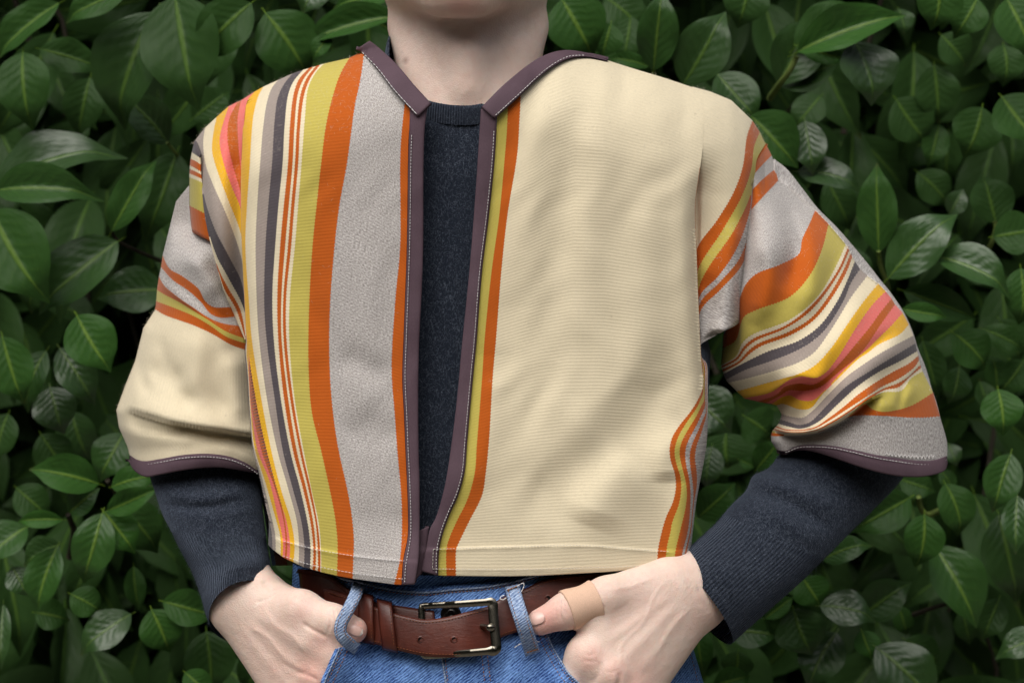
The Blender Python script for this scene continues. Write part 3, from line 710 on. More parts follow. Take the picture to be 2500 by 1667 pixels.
# ------------------------------------------------------------------ the hedge
# base x,y, tip x,y, width (photo pixels), depth layer (0 front .. 3 deep), tone 0 dark .. 1 young, tilt towards the sky in degrees
LEAVES = [
 (145,8,-15,135,85,1,.45,10),(320,-28,150,46,72,0,.45,12),(98,120,248,162,78,2,.35,5),(56,128,67,302,125,1,.4,4),(378,30,268,300,165,1,.3,14),(428,-10,467,253,182,0,.3,8),
 (614,8,480,137,120,0,.4,6),(410,350,298,228,92,2,.25,24),(-20,462,262,338,135,1,.25,26),(-10,465,224,461,100,0,.55,14),(-18,515,106,726,170,0,.55,12),(272,565,372,388,78,1,.45,8),
 (432,372,356,575,115,2,.3,4),(288,589,84,748,132,1,.35,16),(405,707,238,718,108,2,.5,14),(188,770,269,903,116,0,.7,6),(6,822,53,982,105,0,.65,6),(113,856,49,1001,78,1,.45,14),
 (146,850,230,982,88,1,.35,26),(122,945,150,1056,102,2,.2,30),(176,1005,214,1125,95,3,.2,14),(302,1058,237,1166,92,1,.5,16),(242,1181,75,1140,88,0,.7,10),(272,1188,380,1158,62,0,.8,6),
 (168,1252,238,1192,58,0,.85,14),(262,1246,382,1192,56,0,.75,6),(250,1252,199,1421,95,0,.8,20),(254,1248,330,1344,88,0,.95,10),(288,1232,388,1342,105,1,.35,12),(153,1268,40,1271,40,0,1.0,2),
 (66,1286,-38,1362,92,1,.6,22),(148,1328,55,1376,72,1,.3,12),(140,1334,86,1491,85,0,.8,22),(30,1383,66,1453,62,1,.5,26),(172,1449,248,1492,72,0,.55,8),(84,1494,169,1511,70,1,.6,10),
 (326,1382,339,1489,48,2,.5,2),(320,1498,189,1582,88,0,.4,26),(370,1487,413,1592,96,0,.7,12),(398,1467,528,1502,82,0,.65,4),(504,1540,516,1690,112,1,.3,8),(8,1475,2,1630,44,0,.4,30),
 (452,1640,520,1700,62,0,.8,6),(648,32,752,184,142,0,.45,12),(975,40,729,97,74,0,.7,14),(962,-14,810,10,60,0,.75,12),(790,-60,738,30,85,1,.35,26),(806,85,762,142,44,0,.6,10),
 (968,84,888,36,42,1,.75,4),(1372,-2,1448,134,136,0,.6,10),(1492,58,1470,142,72,2,.45,2),(1595,172,1618,-24,92,0,.45,18),(1667,208,1766,26,120,0,.3,20),(1584,163,1482,138,38,1,.6,10),
 (1752,182,1852,289,102,1,.35,22),(1478,-5,1572,76,95,3,.2,10),(1834,-45,1806,62,105,2,.25,12),(1945,128,2206,23,96,0,.85,14),(1948,112,2075,147,48,0,.85,-10),(1940,118,2085,-4,84,1,.4,8),
 (1900,206,1988,42,115,1,.25,18),(1903,208,2048,150,78,1,.3,2),(2088,102,2142,246,146,0,.15,30),(2291,-45,2284,66,108,0,.5,10),(2386,-4,2334,84,88,1,.5,10),(2458,-2,2525,132,122,0,.5,10),
 (2194,22,2211,80,54,2,.3,20),(2188,242,2266,348,112,3,.3,4),(2281,160,2292,299,98,3,.2,8),(2298,86,2363,159,84,3,.3,4),(2398,262,2361,379,112,2,.4,6),(2293,304,2270,404,64,3,.4,4),
 (2446,236,2534,344,124,1,.55,8),(1965,296,1986,420,80,1,.2,32),(1832,282,1948,402,116,1,.45,4),(2005,234,1937,310,78,3,.25,10),(2450,110,2458,202,90,3,.2,4),(1948,418,2102,446,78,1,.3,26),
 (2145,617,2138,400,90,0,.45,10),(2168,679,2328,516,112,0,.45,26),(2286,626,2471,695,98,0,.5,24),(2431,546,2404,424,108,2,.25,6),(2424,578,2540,558,98,1,.35,4),(2318,522,2352,462,50,2,.3,24),
 (2206,710,2388,776,74,1,.35,-6),(2203,754,2312,771,44,0,.7,2),(2492,655,2497,787,92,0,.5,8),(2253,832,2291,966,72,2,.3,6),(2328,812,2416,898,96,1,.45,10),(2342,896,2323,984,68,2,.4,20),
 (2437,950,2451,1056,94,0,.7,6),(2433,945,2423,866,64,2,.35,6),(2468,1107,2428,1247,86,0,.65,18),(2316,1084,2337,1134,42,2,.4,28),(2398,802,2505,852,56,2,.35,4),(2222,1214,2084,1293,92,0,.45,6),
 (2257,1255,2244,1382,94,0,.7,6),(2308,1180,2354,1303,92,1,.5,8),(2484,1210,2481,1349,64,0,.55,26),(2438,1256,2490,1468,122,1,.3,14),(2282,1334,2393,1522,122,1,.6,20),(2008,1366,2120,1322,64,0,.65,22),
 (1960,1410,2004,1476,88,0,.85,4),(2002,1478,2139,1501,88,0,.4,24),(2104,1502,2218,1421,90,1,.3,20),(1938,1486,1983,1598,116,0,.25,18),(2104,1538,2132,1606,62,0,.95,4),(2138,1578,2292,1722,132,0,.35,28),
 (2550,1556,2438,1592,74,0,.45,24),(2350,1488,2369,1572,54,2,.3,4),(2194,1478,2216,1552,48,2,.5,4),(1778,1538,1899,1546,84,0,.65,16),(1866,1509,1937,1454,42,0,.75,8),(2042,1543,1973,1675,104,0,.45,26),
 (1700,1525,1716,1645,64,1,.6,10),(1802,1588,1795,1654,74,1,.3,10),(1742,1672,1834,1648,62,0,.8,4),(1690,955,1786,1049,118,1,.35,26),(1818,1016,1882,1062,94,2,.35,4),(1774,1056,1780,1140,135,3,.3,4),
 (1846,1146,1904,1076,64,1,.6,4),(1804,1121,1845,1141,27,1,.9,2),(1738,1090,1724,1188,74,2,.2,24),(1704,1262,1792,1184,84,1,.5,4),(2194,1168,2284,1198,64,2,.35,2),(2296,1146,2330,1200,40,2,.4,4),
 (668,1305,748,1424,76,2,.3,18),(640,1240,690,1320,70,3,.3,8),(640,1590,600,1690,80,2,.25,6),(690,1360,760,1440,60,2,.4,14),(2392,930,2420,1010,50,3,.3,6),(2500,880,2440,960,70,2,.35,6),
 (2210,1560,2300,1620,70,2,.4,6),(2440,1460,2400,1560,70,2,.3,8),(2500,1330,2530,1440,80,2,.4,10),(120,640,60,760,90,2,.2,8),(20,1010,-10,1120,90,2,.2,8),(100,1060,160,1160,90,2,.2,8),
 (40,1190,120,1260,80,2,.35,10),(20,590,-40,700,90,2,.3,4),(470,290,560,220,80,3,.25,4),(560,60,500,200,90,3,.2,4),(220,190,190,330,90,3,.2,4),(1540,40,1520,150,80,3,.2,4),
 (2020,440,2080,560,80,3,.2,4),(2060,600,2120,720,70,3,.3,4),(2240,420,2320,500,80,3,.2,4),(2340,660,2440,640,80,3,.2,4),(2440,780,2500,880,80,3,.2,4),(2200,880,2260,960,70,3,.25,4),
]
LAYER_Y = [0.305, 0.345, 0.40, 0.47]

def leaf_mesh(name, nu, nv, curl, fold, wavea, tipcurl, seed, midribbed=True):
    r = random.Random(seed); ph = r.random() * 6
    u = np.linspace(0, 1, nu); v = np.linspace(-1, 1, 2 * nv + 1)
    Ug, Vg = np.meshgrid(u, v, indexing='ij')
    wdt = np.power(np.clip(np.sin(np.pi * np.power(np.clip(Ug, 0, 1), 0.90)), 0, 1), 0.78)
    wdt = wdt * (1 - 0.42 * sstep(0.76, 0.97, Ug))
    wdt[0] = 0.03; wdt[-1] = 0.012
    x = Ug; yv = Vg * wdt * 0.5
    z = fold * np.abs(Vg) * wdt * 0.5 - curl * (Ug - 0.35) ** 2 + curl * 0.1225
    z = z - tipcurl * sstep(0.72, 1.0, Ug) ** 2
    z = z + wavea * np.sin(Ug * 11 + ph + np.sign(Vg) * 1.2) * np.abs(Vg) ** 2 * wdt
    z = z - 0.05 * np.clip(np.abs(Vg) - 0.7, 0, 1) * wdt * r.uniform(0.3, 1.6)
    yv = yv + 0.05 * r.uniform(-1, 1) * np.sin(np.pi * Ug)
    V = np.stack([x, yv, z], -1).reshape(-1, 3); F = grid_faces(nu, 2 * nv + 1)[:, ::-1]
    uv = np.stack([Ug, Vg], -1).reshape(-1, 2)
    # short stalk
    k = len(V); st = []
    for i in range(3):
        for a in range(4):
            th = a * np.pi / 2; st.append((-0.09 + 0.06 * i, 0.010 * math.cos(th), 0.010 * math.sin(th) - 0.03 * (2 - i) / 2))
    V = np.vstack([V, st]); uv = np.vstack([uv, np.zeros((12, 2))])
    F = F.tolist()
    for i in range(2):
        for a in range(4): F.append([k + i * 4 + a, k + i * 4 + (a + 1) % 4, k + i * 4 + 4 + (a + 1) % 4, k + i * 4 + 4 + a])
    return V, np.array(F), uv

LEAFV = []
for i in range(9):
    r = random.Random(100 + i)
    LEAFV.append(leaf_mesh('leaf', 15, 4, r.uniform(0.10, 0.42), r.uniform(0.05, 0.36), r.uniform(0.008, 0.035), r.uniform(0.0, 0.22), i))
LEAFM = {}
def leaf_data(i, tone, gloss):
    tq = round(tone * 8) / 8
    if (i, tq, gloss) not in LEAFM:
        V, F, uv = LEAFV[i]
        o = mesh_from('leaf', V, F, M_LEAF, uv=uv); me = o.data
        a = me.attributes.new('tone', 'FLOAT', 'POINT'); a.data.foreach_set('value', np.full(len(V), tq, np.float32))
        a = me.attributes.new('gloss', 'FLOAT', 'POINT'); a.data.foreach_set('value', np.full(len(V), gloss, np.float32))
        bpy.data.objects.remove(o); LEAFM[(i, tq, gloss)] = me
    return LEAFM[(i, tq, gloss)]

def leaf_matrix(b, t, wd, tilt, roll):
    ax = t - b; L = np.linalg.norm(ax); ax = ax / L
    n0 = np.array([roll, -math.cos(math.radians(tilt)), math.sin(math.radians(tilt))]); n = n0 - ax * (n0 @ ax); n /= np.linalg.norm(n)
    sd = np.cross(n, ax)
    return np.column_stack([np.r_[ax * L, 0], np.r_[sd * wd, 0], np.r_[n * L, 0], np.r_[b, 1]])

hedge = bpy.data.objects.new('laurel_hedge', None); COL.objects.link(hedge); hedge.location = (0, 0.55, 0)
tag(hedge, 'dense dark green cherry laurel hedge filling everything behind the person', 'hedge')
HM = Matrix.Translation((0, 0.55, 0)).inverted()
def add_leaf(i, tone, Mx, gloss=.05):
    o = bpy.data.objects.new('leaf', leaf_data(i, tone, gloss)); COL.objects.link(o); o.parent = hedge
    o.matrix_local = HM @ Matrix([list(r_) for r_ in Mx]); return o
r = random.Random(5)
for k, (bx, by, tx, ty, wd, lay, tone, tilt) in enumerate(LEAVES):
    yb = LAYER_Y[lay] + r.uniform(-.012, .012); L = math.hypot(tx - bx, ty - by) * S * 1.2
    yt = yb + (r.uniform(-.34, .02) if tilt < 20 else r.uniform(-.42, -.1)) * L
    b, t = P(bx, by, yb), P(tx, ty, yt)
    kk = S * (D + yb) / D
    add_leaf(r.randrange(9), tone, leaf_matrix(b, t, wd * kk * 1.12, tilt + 6, r.uniform(-.25, .25)), .38 if tilt >= 24 else .18 if tilt >= 13 else .06)
# further leaves set behind the front ones, coloured darker for shade in the gaps
def rand_leaf(x, y, z, r):
    L = r.uniform(.085, .135); a = r.gauss(-math.pi / 2, 0.95)
    ax = np.array([math.cos(a), r.uniform(-.55, .15), math.sin(a)]); ax /= np.linalg.norm(ax)
    b = np.array([x, y, z]); return leaf_matrix(b, b + ax * L, L * r.uniform(.38, .5), r.gauss(14, 14), r.gauss(0, .35))
cnt = 0
while cnt < 300 - len(LEAVES):
    px, py = r.uniform(-40, 2540), r.uniform(-40, 1710)
    if 620 < px < 1720 and 200 < py: continue
    if 330 < px < 2200 and 560 < py < 1080 and not (px > 2100): continue
    y = r.uniform(.56, .80); q = P(px, py, y)
    add_leaf(r.randrange(9), r.uniform(.0, .3), rand_leaf(q[0], q[1], q[2], r)); cnt += 1
def mass(name, count, region, low):
    Vs, Fs, Us, Ts, n = [], [], [], [], 0
    base = [leaf_mesh('l', 6, 1, .25, .25, .01, .1, 50 + q) for q in range(4)]
    for c in range(count):
        x, y, z = region(r); V, F, uv = base[c % 4]
        Mx = rand_leaf(x, y, z, r); W = V @ Mx[:3, :3].T + Mx[:3, 3]
        Vs.append(W); Fs.append(F + n); Us.append(uv); Ts.append(np.full(len(V), r.uniform(.0, .3))); n += len(V)  # low tone range again puts the gap shade into leaf colour
    o = mesh_from(name, np.vstack(Vs) - [0, .55, 0], np.vstack(Fs), M_LEAF, hedge, uv=np.vstack(Us))
    a = o.data.attributes.new('tone', 'FLOAT', 'POINT'); a.data.foreach_set('value', np.concatenate(Ts).astype(np.float32))
    a = o.data.attributes.new('gloss', 'FLOAT', 'POINT'); a.data.foreach_set('value', np.full(n, .03, np.float32))
    o['kind'] = 'stuff'; return o
mass('leaves', 5200, lambda r: (r.uniform(-.85, .85), .80 + .55 * r.random(), r.uniform(.68, 1.78)), True)
def outer(r):
    while True:
        x, z = r.uniform(-2.4, 2.4), r.uniform(.05, 2.9)
        if abs(x) > .8 or z < .75 or z > 1.74: return (x, r.uniform(.36, .95), z)
mass('leaves', 8000, outer, True)
mass('leaves', 8000, lambda r: (r.uniform(-2.6, 2.6), r.uniform(1.0, 1.7), r.uniform(.05, 2.9)), True)
# stems that show between the leaves
STEMS = [([(2145, 612, .31), (2150, 650, .33), (2165, 690, .345), (2172, 760, .40)], .0026, 0), ([(2428, 540, .40), (2432, 552, .40), (2422, 590, .41), (2400, 625, .45)], .0028, 0),
         ([(2243, 1212, .31), (2248, 1240, .33), (2262, 1256, .34), (2300, 1243, .36)], .0030, 0), ([(1945, 138, .305), (1930, 170, .31), (1903, 206, .33), (1880, 240, .37)], .0034, 0),
         ([(166, 1256, .305), (172, 1270, .31), (180, 1300, .36), (170, 1360, .40)], .0034, 1), ([(272, 566, .345), (285, 586, .35), (330, 610, .37), (400, 640, .42)], .0022, 1),
         ([(2338, 1470, .33), (2310, 1474, .34), (2270, 1486, .36), (2230, 1500, .40)], .0024, 1), ([(408, 348, .39), (430, 375, .40), (450, 400, .43)], .0020, 0),
         ([(1595, 168, .305), (1597, 185, .31), (1600, 230, .36)], .0026, 0), ([(262, 1172, .31), (275, 1190, .33), (300, 1240, .38)], .0030, 1)]
for pts, rad, kind in STEMS:
    p3 = spline([px3(q) for q in pts], 12); o = tube('twig', p3 - np.array([0, .55, 0]), np.linspace(rad, rad * 1.25, 12) * .8, (M_TWIG, M_BROWNTWIG)[kind], hedge, n=8)
for k in range(60):
    x, z = r.uniform(-.9, .9), r.uniform(.6, 1.7); y = r.uniform(.62, .95)
    p = np.array([[x, y, z], [x + r.uniform(-.05, .05), y + r.uniform(-.04, .04), z + .14], [x + r.uniform(-.12, .12), y + r.uniform(-.1, .02), z + .3]])
    tube('twig', spline(p, 7) - np.array([0, .55, 0]), np.linspace(.0035, .0016, 7), M_BROWNTWIG, hedge, n=6)

# ------------------------------------------------------------------ person
person = build_person()
nx = P(1128, 48, 0)[0]
def hair_sdf(p):
    d = ell(p, (nx, .022, HZ + .138), (.084, .100, .104)); d = smax(d, -ell(p, (nx, -.075, HZ + .075), (.066, .075, .092)), .012)
    return smax(d, -(p[:, 2] - (HZ + .055)), .01)
V, F = surface_nets(hair_sdf, (nx - .1, -.09, HZ + .04), (nx + .1, .14, HZ + .26), .005)
mesh_from('hair', V, F, M_HAIR, person)

# thumb nails and the bandage
def nail(poly_c, ax, ln, wd, sdf, tipfrac=0.16):
    ax = np.array(ax, float) / np.linalg.norm(ax); nn = np.array([-ax[1], ax[0]])
    n, m = 14, 11; u = np.linspace(-1, 1, n)[:, None]; v = np.linspace(-1, 1, m)[None, :]
    half = np.power(np.clip(1 - np.abs(u) ** 3.2, 0, 1), 0.5)
    a = u * ln / 2 * np.ones_like(v); b = v * half * wd / 2
    px = poly_c[0] + a * ax[0] + b * nn[0]; py = poly_c[1] + a * ax[1] + b * nn[1]
    y = project(sdf, px, py, .0007).reshape(n, m) - .0004 * (1 - v ** 2) * (half > .1)
    Vv = P(px, py, y).reshape(-1, 3); Fv = orient(Vv, grid_faces(n, m))
    o = mesh_from('fingernail', Vv, Fv, M_NAIL, person)
    o.data.materials.append(M_NAILTIP)
    nf = len(Fv); mi = np.zeros(nf, np.int32); mi[(np.arange(nf) // (m - 1)) >= n - 3] = 1
    o.data.polygons.foreach_set('material_index', mi)
    md = o.modifiers.new('thickness', 'SOLIDIFY'); md.thickness = .0007; md.offset = -1
nail((868, 1538), (1, .42), 40, 27, hand_l)
nail((1310, 1509), (-1, .36), 42, 32, hand_r)
b0_, b1_ = px3((1382, 1490, -.110)), px3((1455, 1463, -.104))
def tape(p):
    d = chain(p, THUMB_R, .007) - .0014
    ax = (b1_ - b0_) / np.linalg.norm(b1_ - b0_)
    s1 = (p - b0_) @ ax; L = np.linalg.norm(b1_ - b0_)
    return np.maximum(d, np.maximum(-s1, s1 - L))
V, F = surface_nets(tape, P(1350, 1550, -.14), P(1490, 1390, -.08), .0008)
mesh_from('adhesive_bandage', V, F, M_TAPE, person)

# ------------------------------------------------------------------ jeans
RINGS = [(1.050, -.030, .142, .012, .104), (1.02, -.024, .149, .011, .109), (.99, -.017, .157, .010, .114), (.95, -.012, .164, .010, .119), (.90, -.011, .168, .010, .122), (.84, -.011, .170, .012, .120)]
RZ = np.array(RINGS)[::-1]
def jeans_y(px, py):
    px, py = np.asarray(px, float), np.asarray(py, float); y = np.full(np.broadcast(px, py).shape, -.08)
    for _ in range(4):
        k = S * (D + y) / D; x = (px - CX) * k; z = ZC - (py - CY) * k
        cx, a, cy, b = [np.interp(z, RZ[:, 0], RZ[:, i]) for i in (1, 2, 3, 4)]
        t = np.clip((x - cx) / a, -.985, .985); y = cy - b * np.sqrt(1 - t * t)
    return y
th = np.linspace(0, 2 * np.pi, 97); V = []
for z, cx, a, cy, b in RINGS:
    V.append(np.stack([cx + a * np.cos(th), cy + b * np.sin(th), np.full_like(th, z)], -1))
V = np.stack(V).reshape(-1, 3); F = orient_tube(grid_faces(len(RINGS), 97), V)
jeans = mesh_from('jeans', V, F, M_DENIM, person)
for s_ in (-1, 1):
    hx = -.011 + s_ * .086
    zs = np.array([.87, .75, .5, .28, .07]); p3 = np.stack([hx + s_ * .012 * np.linspace(0, 1, 5), np.array([.012, .012, .012, .022, .028]), zs], -1)
    tube('leg', p3, [.086, .083, .068, .064, .070], M_DENIM, jeans, n=32)
    V, F = surface_nets(lambda p: smax(smin(ell(p, (hx + s_ * .014, -.055, .045), (.045, .105, .05)), ell(p, (hx + s_ * .012, .02, .055), (.04, .06, .06)), .03), -(p[:, 2] - .003), .01),
                        (hx + s_ * .013 - .06, -.18, -.01), (hx + s_ * .013 + .06, .1, .13), .006)
    mesh_from('shoe', V, F, M_SHOE, person)

WB_TOP = [(728, 1402), (750, 1392), (800, 1400), (838, 1411), (892, 1423), (965, 1438), (1037, 1444), (1108, 1437), (1181, 1431), (1253, 1418), (1290, 1407), (1380, 1392), (1480, 1380), (1560, 1372)]
WB_BOT = [(716, 1490), (745, 1496), (800, 1512), (838, 1522), (892, 1540), (965, 1560), (1037, 1568), (1108, 1564), (1181, 1556), (1253, 1540), (1290, 1530), (1380, 1510), (1480, 1490), (1570, 1470)]
def dn(off, bulge=0.0): return lambda px, py, U, T: jeans_y(px, py) - off - bulge * np.sin(np.pi * U)
loft('waistband', [WB_TOP, WB_BOT], [(0, 0, 0, 0)], dn(.0042, .001), jeans, M_DENIM, pitch=8, teeth=0, thick=.003, tuck0=[(0, .003, 4), (0, .0005, -1)])
def drape(sdf, x0, x1, y0=1500, y1=1800, st=6):
    gx, gy = np.arange(x0, x1, st, float), np.arange(y0, y1, st, float); X, Y = np.meshgrid(gx, gy, indexing='ij')
    base = jeans_y(X, Y) - .0025; h = project(sdf, X, Y, .0030).reshape(X.shape); f = np.minimum(base, np.where(h < 0.02, h, 1)); lim = f.copy()
    for _ in range(14):
        q = np.pad(f, 1, mode='edge'); q = (q[:-2, 1:-1] + q[2:, 1:-1] + q[1:-1, :-2] + q[1:-1, 2:] + q[1:-1, 1:-1]) / 5; f = np.minimum(q, lim)
    dl = f - base
    def look(px, py):
        a = np.clip((np.asarray(px, float) - x0) / st, 0, len(gx) - 1.001); b = np.clip((np.asarray(py, float) - y0) / st, 0, len(gy) - 1.001)
        i, j = a.astype(int), b.astype(int); u, v = a - i, b - j
        return (dl[i, j] * (1 - u) * (1 - v) + dl[i + 1, j] * u * (1 - v) + dl[i, j + 1] * (1 - u) * v + dl[i + 1, j + 1] * u * v)
    return look
DR_L, DR_R = drape(hand_l, 690, 1010), drape(hand_r, 1240, 1560)
def panel_y(px, py, U=None, T=None):
    y = jeans_y(px, py) - .0025
    y = y + DR_L(px, py) * sstep(1552, 1585, py) * (np.asarray(px) < 1010) + DR_R(px, py) * sstep(1535, 1570, py) * (np.asarray(px) > 1240)
    y = y + ridge(px, py, [(1000, 1610), (960, 1720)], .003, 30) + ridge(px, py, [(1260, 1610), (1230, 1740)], .003, 30)
    return y
PL = [(835, 1562), (818, 1600), (803, 1634), (789, 1667), (760, 1780)]
PR = [(1336, 1540), (1346, 1566), (1361, 1595), (1390, 1642), (1416, 1667), (1500, 1780)]
def lerpc(A, B, f): return (1 - f) * spline(A, 30) + f * spline(B, 30)
PM = [(1079, 1560), (1080, 1604), (1088, 1667), (1100, 1780)]
loft('front_panel', [PL] + [lerpc(PL, PM, f) for f in (.25, .5, .75)] + [PM] + [lerpc(PM, PR, f) for f in (.25, .5, .75)] + [PR], [(0, 0, 0, 0)] * 8, panel_y, jeans, M_DENIM, pitch=6, teeth=0, thick=.0022,
     tuck0=[(3, .004, 0), (0, .0012, 0)], tuck1=[(0, .0012, 0), (-3, .004, 0)])
# fly placket
loft('fly_placket', [[(1080, 1556), (1081, 1604), (1089, 1667), (1100, 1770)], [(1196, 1552), (1192, 1604), (1206, 1667), (1212, 1770)]], [(0, 0, 0, 0)], lambda px, py, U, T: panel_y(px, py) - .0020 - .0008 * np.sin(np.pi * U), jeans, M_DENIM, pitch=8, teeth=0, thick=.002)
def off_line(pts, d):
    q = spline(pts, 30); t = np.gradient(q, axis=0); t /= np.linalg.norm(t, axis=1, keepdims=True); return q + np.stack([-t[:, 1], t[:, 0]], -1) * d
stitches('stitching', [off_line(PL, -9), off_line(PL, -22), off_line(PR, 9), off_line(PR, 22)], lambda a, b: panel_y(a, b) - .0003, M_THREADO, jeans, 6, 3, 2.0, .0008)
stitches('stitching', [[(1176, 1600), (1184, 1667)], [(1190, 1600), (1198, 1667)], [(1086, 1600), (1094, 1667)]], lambda a, b: panel_y(a, b) - .0026, M_THREADO, jeans, 6, 3, 2.0, .0008)
stitches('stitching', [off_line(WB_TOP, 8)], lambda a, b: jeans_y(a, b) - .0048, M_THREADO, jeans, 6, 3, 1.8, .0008)
# side seam and pocket facing on the right hip
stitches('stitching', [[(1672, 1560), (1690, 1610), (1704, 1667)]], lambda a, b: jeans_y(a, b) - .0005, M_THREADO, jeans, 6, 3, 1.8, .0008)
M_PALE = denim_material('worn_denim_edge', True)
def edge_strip(name, pts, d0, d1, dep):
    a, b = off_line(pts, d0), off_line(pts, d1)
    loft(name, [a, b], [(0, 0, 0, 0)], lambda px, py, U, T: dep(px, py) - .0007 - .0006 * np.sin(np.pi * U), jeans, M_PALE, pitch=6, sub=3, teeth=0, thick=.0012)
edge_strip('pocket_edge', PL, -.5, -5, panel_y); edge_strip('pocket_edge', PR, .5, 5, panel_y)
edge_strip('fly_edge', [(1079, 1600), (1084, 1634), (1089, 1667), (1098, 1750)], -2, 3, lambda a, b: panel_y(a, b) - .0022)
edge_strip('waist_edge', WB_TOP, -1, 5, lambda a, b: jeans_y(a, b) - .0047)
# belt loops (the left one stands off over the thumb)
def loop(name, pts, wd, ys):
    n = 40; c = spline(pts, n); t = np.gradient(c, axis=0); t /= np.linalg.norm(t, axis=1, keepdims=True); nn = np.stack([t[:, 1], -t[:, 0]], -1)
    y = np.interp(np.linspace(0, 1, n), np.linspace(0, 1, len(ys)), ys)
    y = np.convolve(np.r_[[y[0]] * 3, y, [y[-1]] * 3], np.ones(7) / 7, 'valid')
    m = 9; f = np.linspace(-1, 1, m); V = []
    for j in f:
        V.append(P(c[:, 0] + nn[:, 0] * j * wd / 2, c[:, 1] + nn[:, 1] * j * wd / 2, y - .0010 * (1 - abs(j) ** 2) + .0009 * (abs(j) > .95)))
    V = np.stack(V, 1).reshape(-1, 3); F = orient(V, grid_faces(n, m))
    o = mesh_from(name, V, F, M_DENIML, jeans); md = o.modifiers.new('thickness', 'SOLIDIFY'); md.thickness = .0022; md.offset = -1
    yi = lambda a, b: float(np.interp(b, c[:, 1], y)) - .0006
    stitches('stitching', [np.stack([c[:, 0] + nn[:, 0] * s2 * wd * .3, c[:, 1] + nn[:, 1] * s2 * wd * .3], -1)[2:-2] for s2 in (-1, 1)], yi, M_THREADO, o, 6, 3, 1.8, .0010)
    return o
jl = lambda a, b: float(jeans_y(a, b))
loop('belt_loop', [(878, 1424), (866, 1456), (848, 1492), (833, 1522), (832, 1546), (850, 1568), (874, 1584)], 31, [jl(878, 1424) - .008, -.108, -.118, -.121, -.122, -.119, float(panel_y(874, 1584)) - .006])
loop('belt_loop', [(1250, 1428), (1258, 1462), (1272, 1506), (1287, 1552), (1301, 1596)], 38, [jl(1250, 1428) - .008, -.112, -.1275, -.1285, -.122, float(panel_y(1301, 1596)) - .0035])
tacks = [[(1238, 1440), (1264, 1430)], [(1286, 1592), (1314, 1584)], [(864, 1438), (888, 1442)]]
stitches('bar_tack', tacks, lambda a, b: jl(a, b) - .0125, M_THREADO, jeans, 3, .6, 4.0, .001)
stitches('loose_thread', [[(1262, 1430), (1280, 1422), (1272, 1445), (1262, 1450)], [(1232, 1452), (1218, 1458), (1226, 1464), (1240, 1456)], [(1256, 1580), (1268, 1572), (1290, 1566), (1326, 1566)]], lambda a, b: jl(a, b) - .014, M_THREAD, jeans, 9, 0.2, 2.2, .0008)
# snap button behind the buckle
bc = P(1101, 1499, jl(1101, 1499) - .0052); prof = [(0, -.0008), (.0018, -.0008), (.0022, -.0016), (.0034, -.0016), (.0038, -.0007), (.0058, -.0011), (.0066, -.0019), (.0074, -.0012), (.0078, .001)]
tha = np.linspace(0, 2 * np.pi, 33); V = np.stack([np.stack([bc[0] + rr * np.cos(tha), np.full_like(tha, bc[1] + yy), bc[2] + rr * np.sin(tha)], -1) for rr, yy in prof]).reshape(-1, 3)
btn = mesh_from('button', V, orient(V, grid_faces(len(prof), 33)), M_DARKMETAL, jeans)

# ------------------------------------------------------------------ belt
def strap(name, top, bot, off, parent, thick=.0034):
    def dep(px, py, U, T):
        o_ = off(px) if callable(off) else off
        return jeans_y(px, py) - o_ - .0009 * np.power(np.sin(np.pi * U), .5)
    return loft(name, [top, bot], [(0, 0, 0, 0)], dep, parent, M_LEATHER, pitch=8, sub=8, teeth=0, thick=thick, tuck0=[(0, .0012, 1)], tuck1=[(0, .0012, -1)])
A_T = [(728, 1388), (760, 1391), (806, 1404), (856, 1440), (892, 1455), (914, 1468), (975, 1478), (1037, 1487), (1060, 1490)]
A_B = [(735, 1462), (770, 1472), (834, 1505), (880, 1545), (930, 1568), (1000, 1585), (1037, 1592), (1060, 1594)]
belt = strap('belt', A_T, A_B, .0085, person)
T_T = [(785, 1441), (795, 1436), (830, 1446), (864, 1457), (905, 1476), (954, 1493), (1001, 1505), (1037, 1511), (1091, 1505), (1150, 1490), (1185, 1481), (1207, 1477)]
T_B = [(785, 1455), (800, 1476), (834, 1512), (862, 1548), (885, 1563), (928, 1575), (979, 1589), (1037, 1601), (1090, 1604), (1127, 1603), (1150, 1597), (1202, 1581)]
toff = lambda px: .0150 - .0045 * sstep(1120, 1200, px) - .002 * sstep(860, 800, px)
tail = strap('belt_tail', T_T, T_B, toff, belt)
strapr = strap('strap', [(1188, 1480), (1213, 1466), (1235, 1453), (1282, 1436), (1325, 1415), (1361, 1406), (1470, 1396), (1560, 1386)], [(1192, 1574), (1220, 1557), (1260, 1543), (1340, 1524), (1420, 1502), (1480, 1484), (1570, 1462)], .0085, belt)
TT, TB = np.array(T_T, float), np.array(T_B, float)
stitches('stitching', [off_line(T_T[1:-1], 7.5), off_line(T_B[2:-1], -7.5)], lambda a, b: float(jeans_y(a, b) - toff(a)) - .0008, M_THREADB, tail, 5, 3, 1.7, .0007)
stitches('stitching', [off_line([(1235, 1453), (1282, 1436), (1325, 1415), (1361, 1406), (1470, 1396)], 8), off_line([(1220, 1557), (1260, 1543), (1340, 1524)], -7)], lambda a, b: float(jeans_y(a, b)) - .0095, M_THREADB, strapr, 5, 3, 1.7, .0007)
stitches('stitching', [off_line(A_T[1:5], 8)], lambda a, b: float(jeans_y(a, b)) - .0095, M_THREADB, belt, 5, 3, 1.7, .0007)
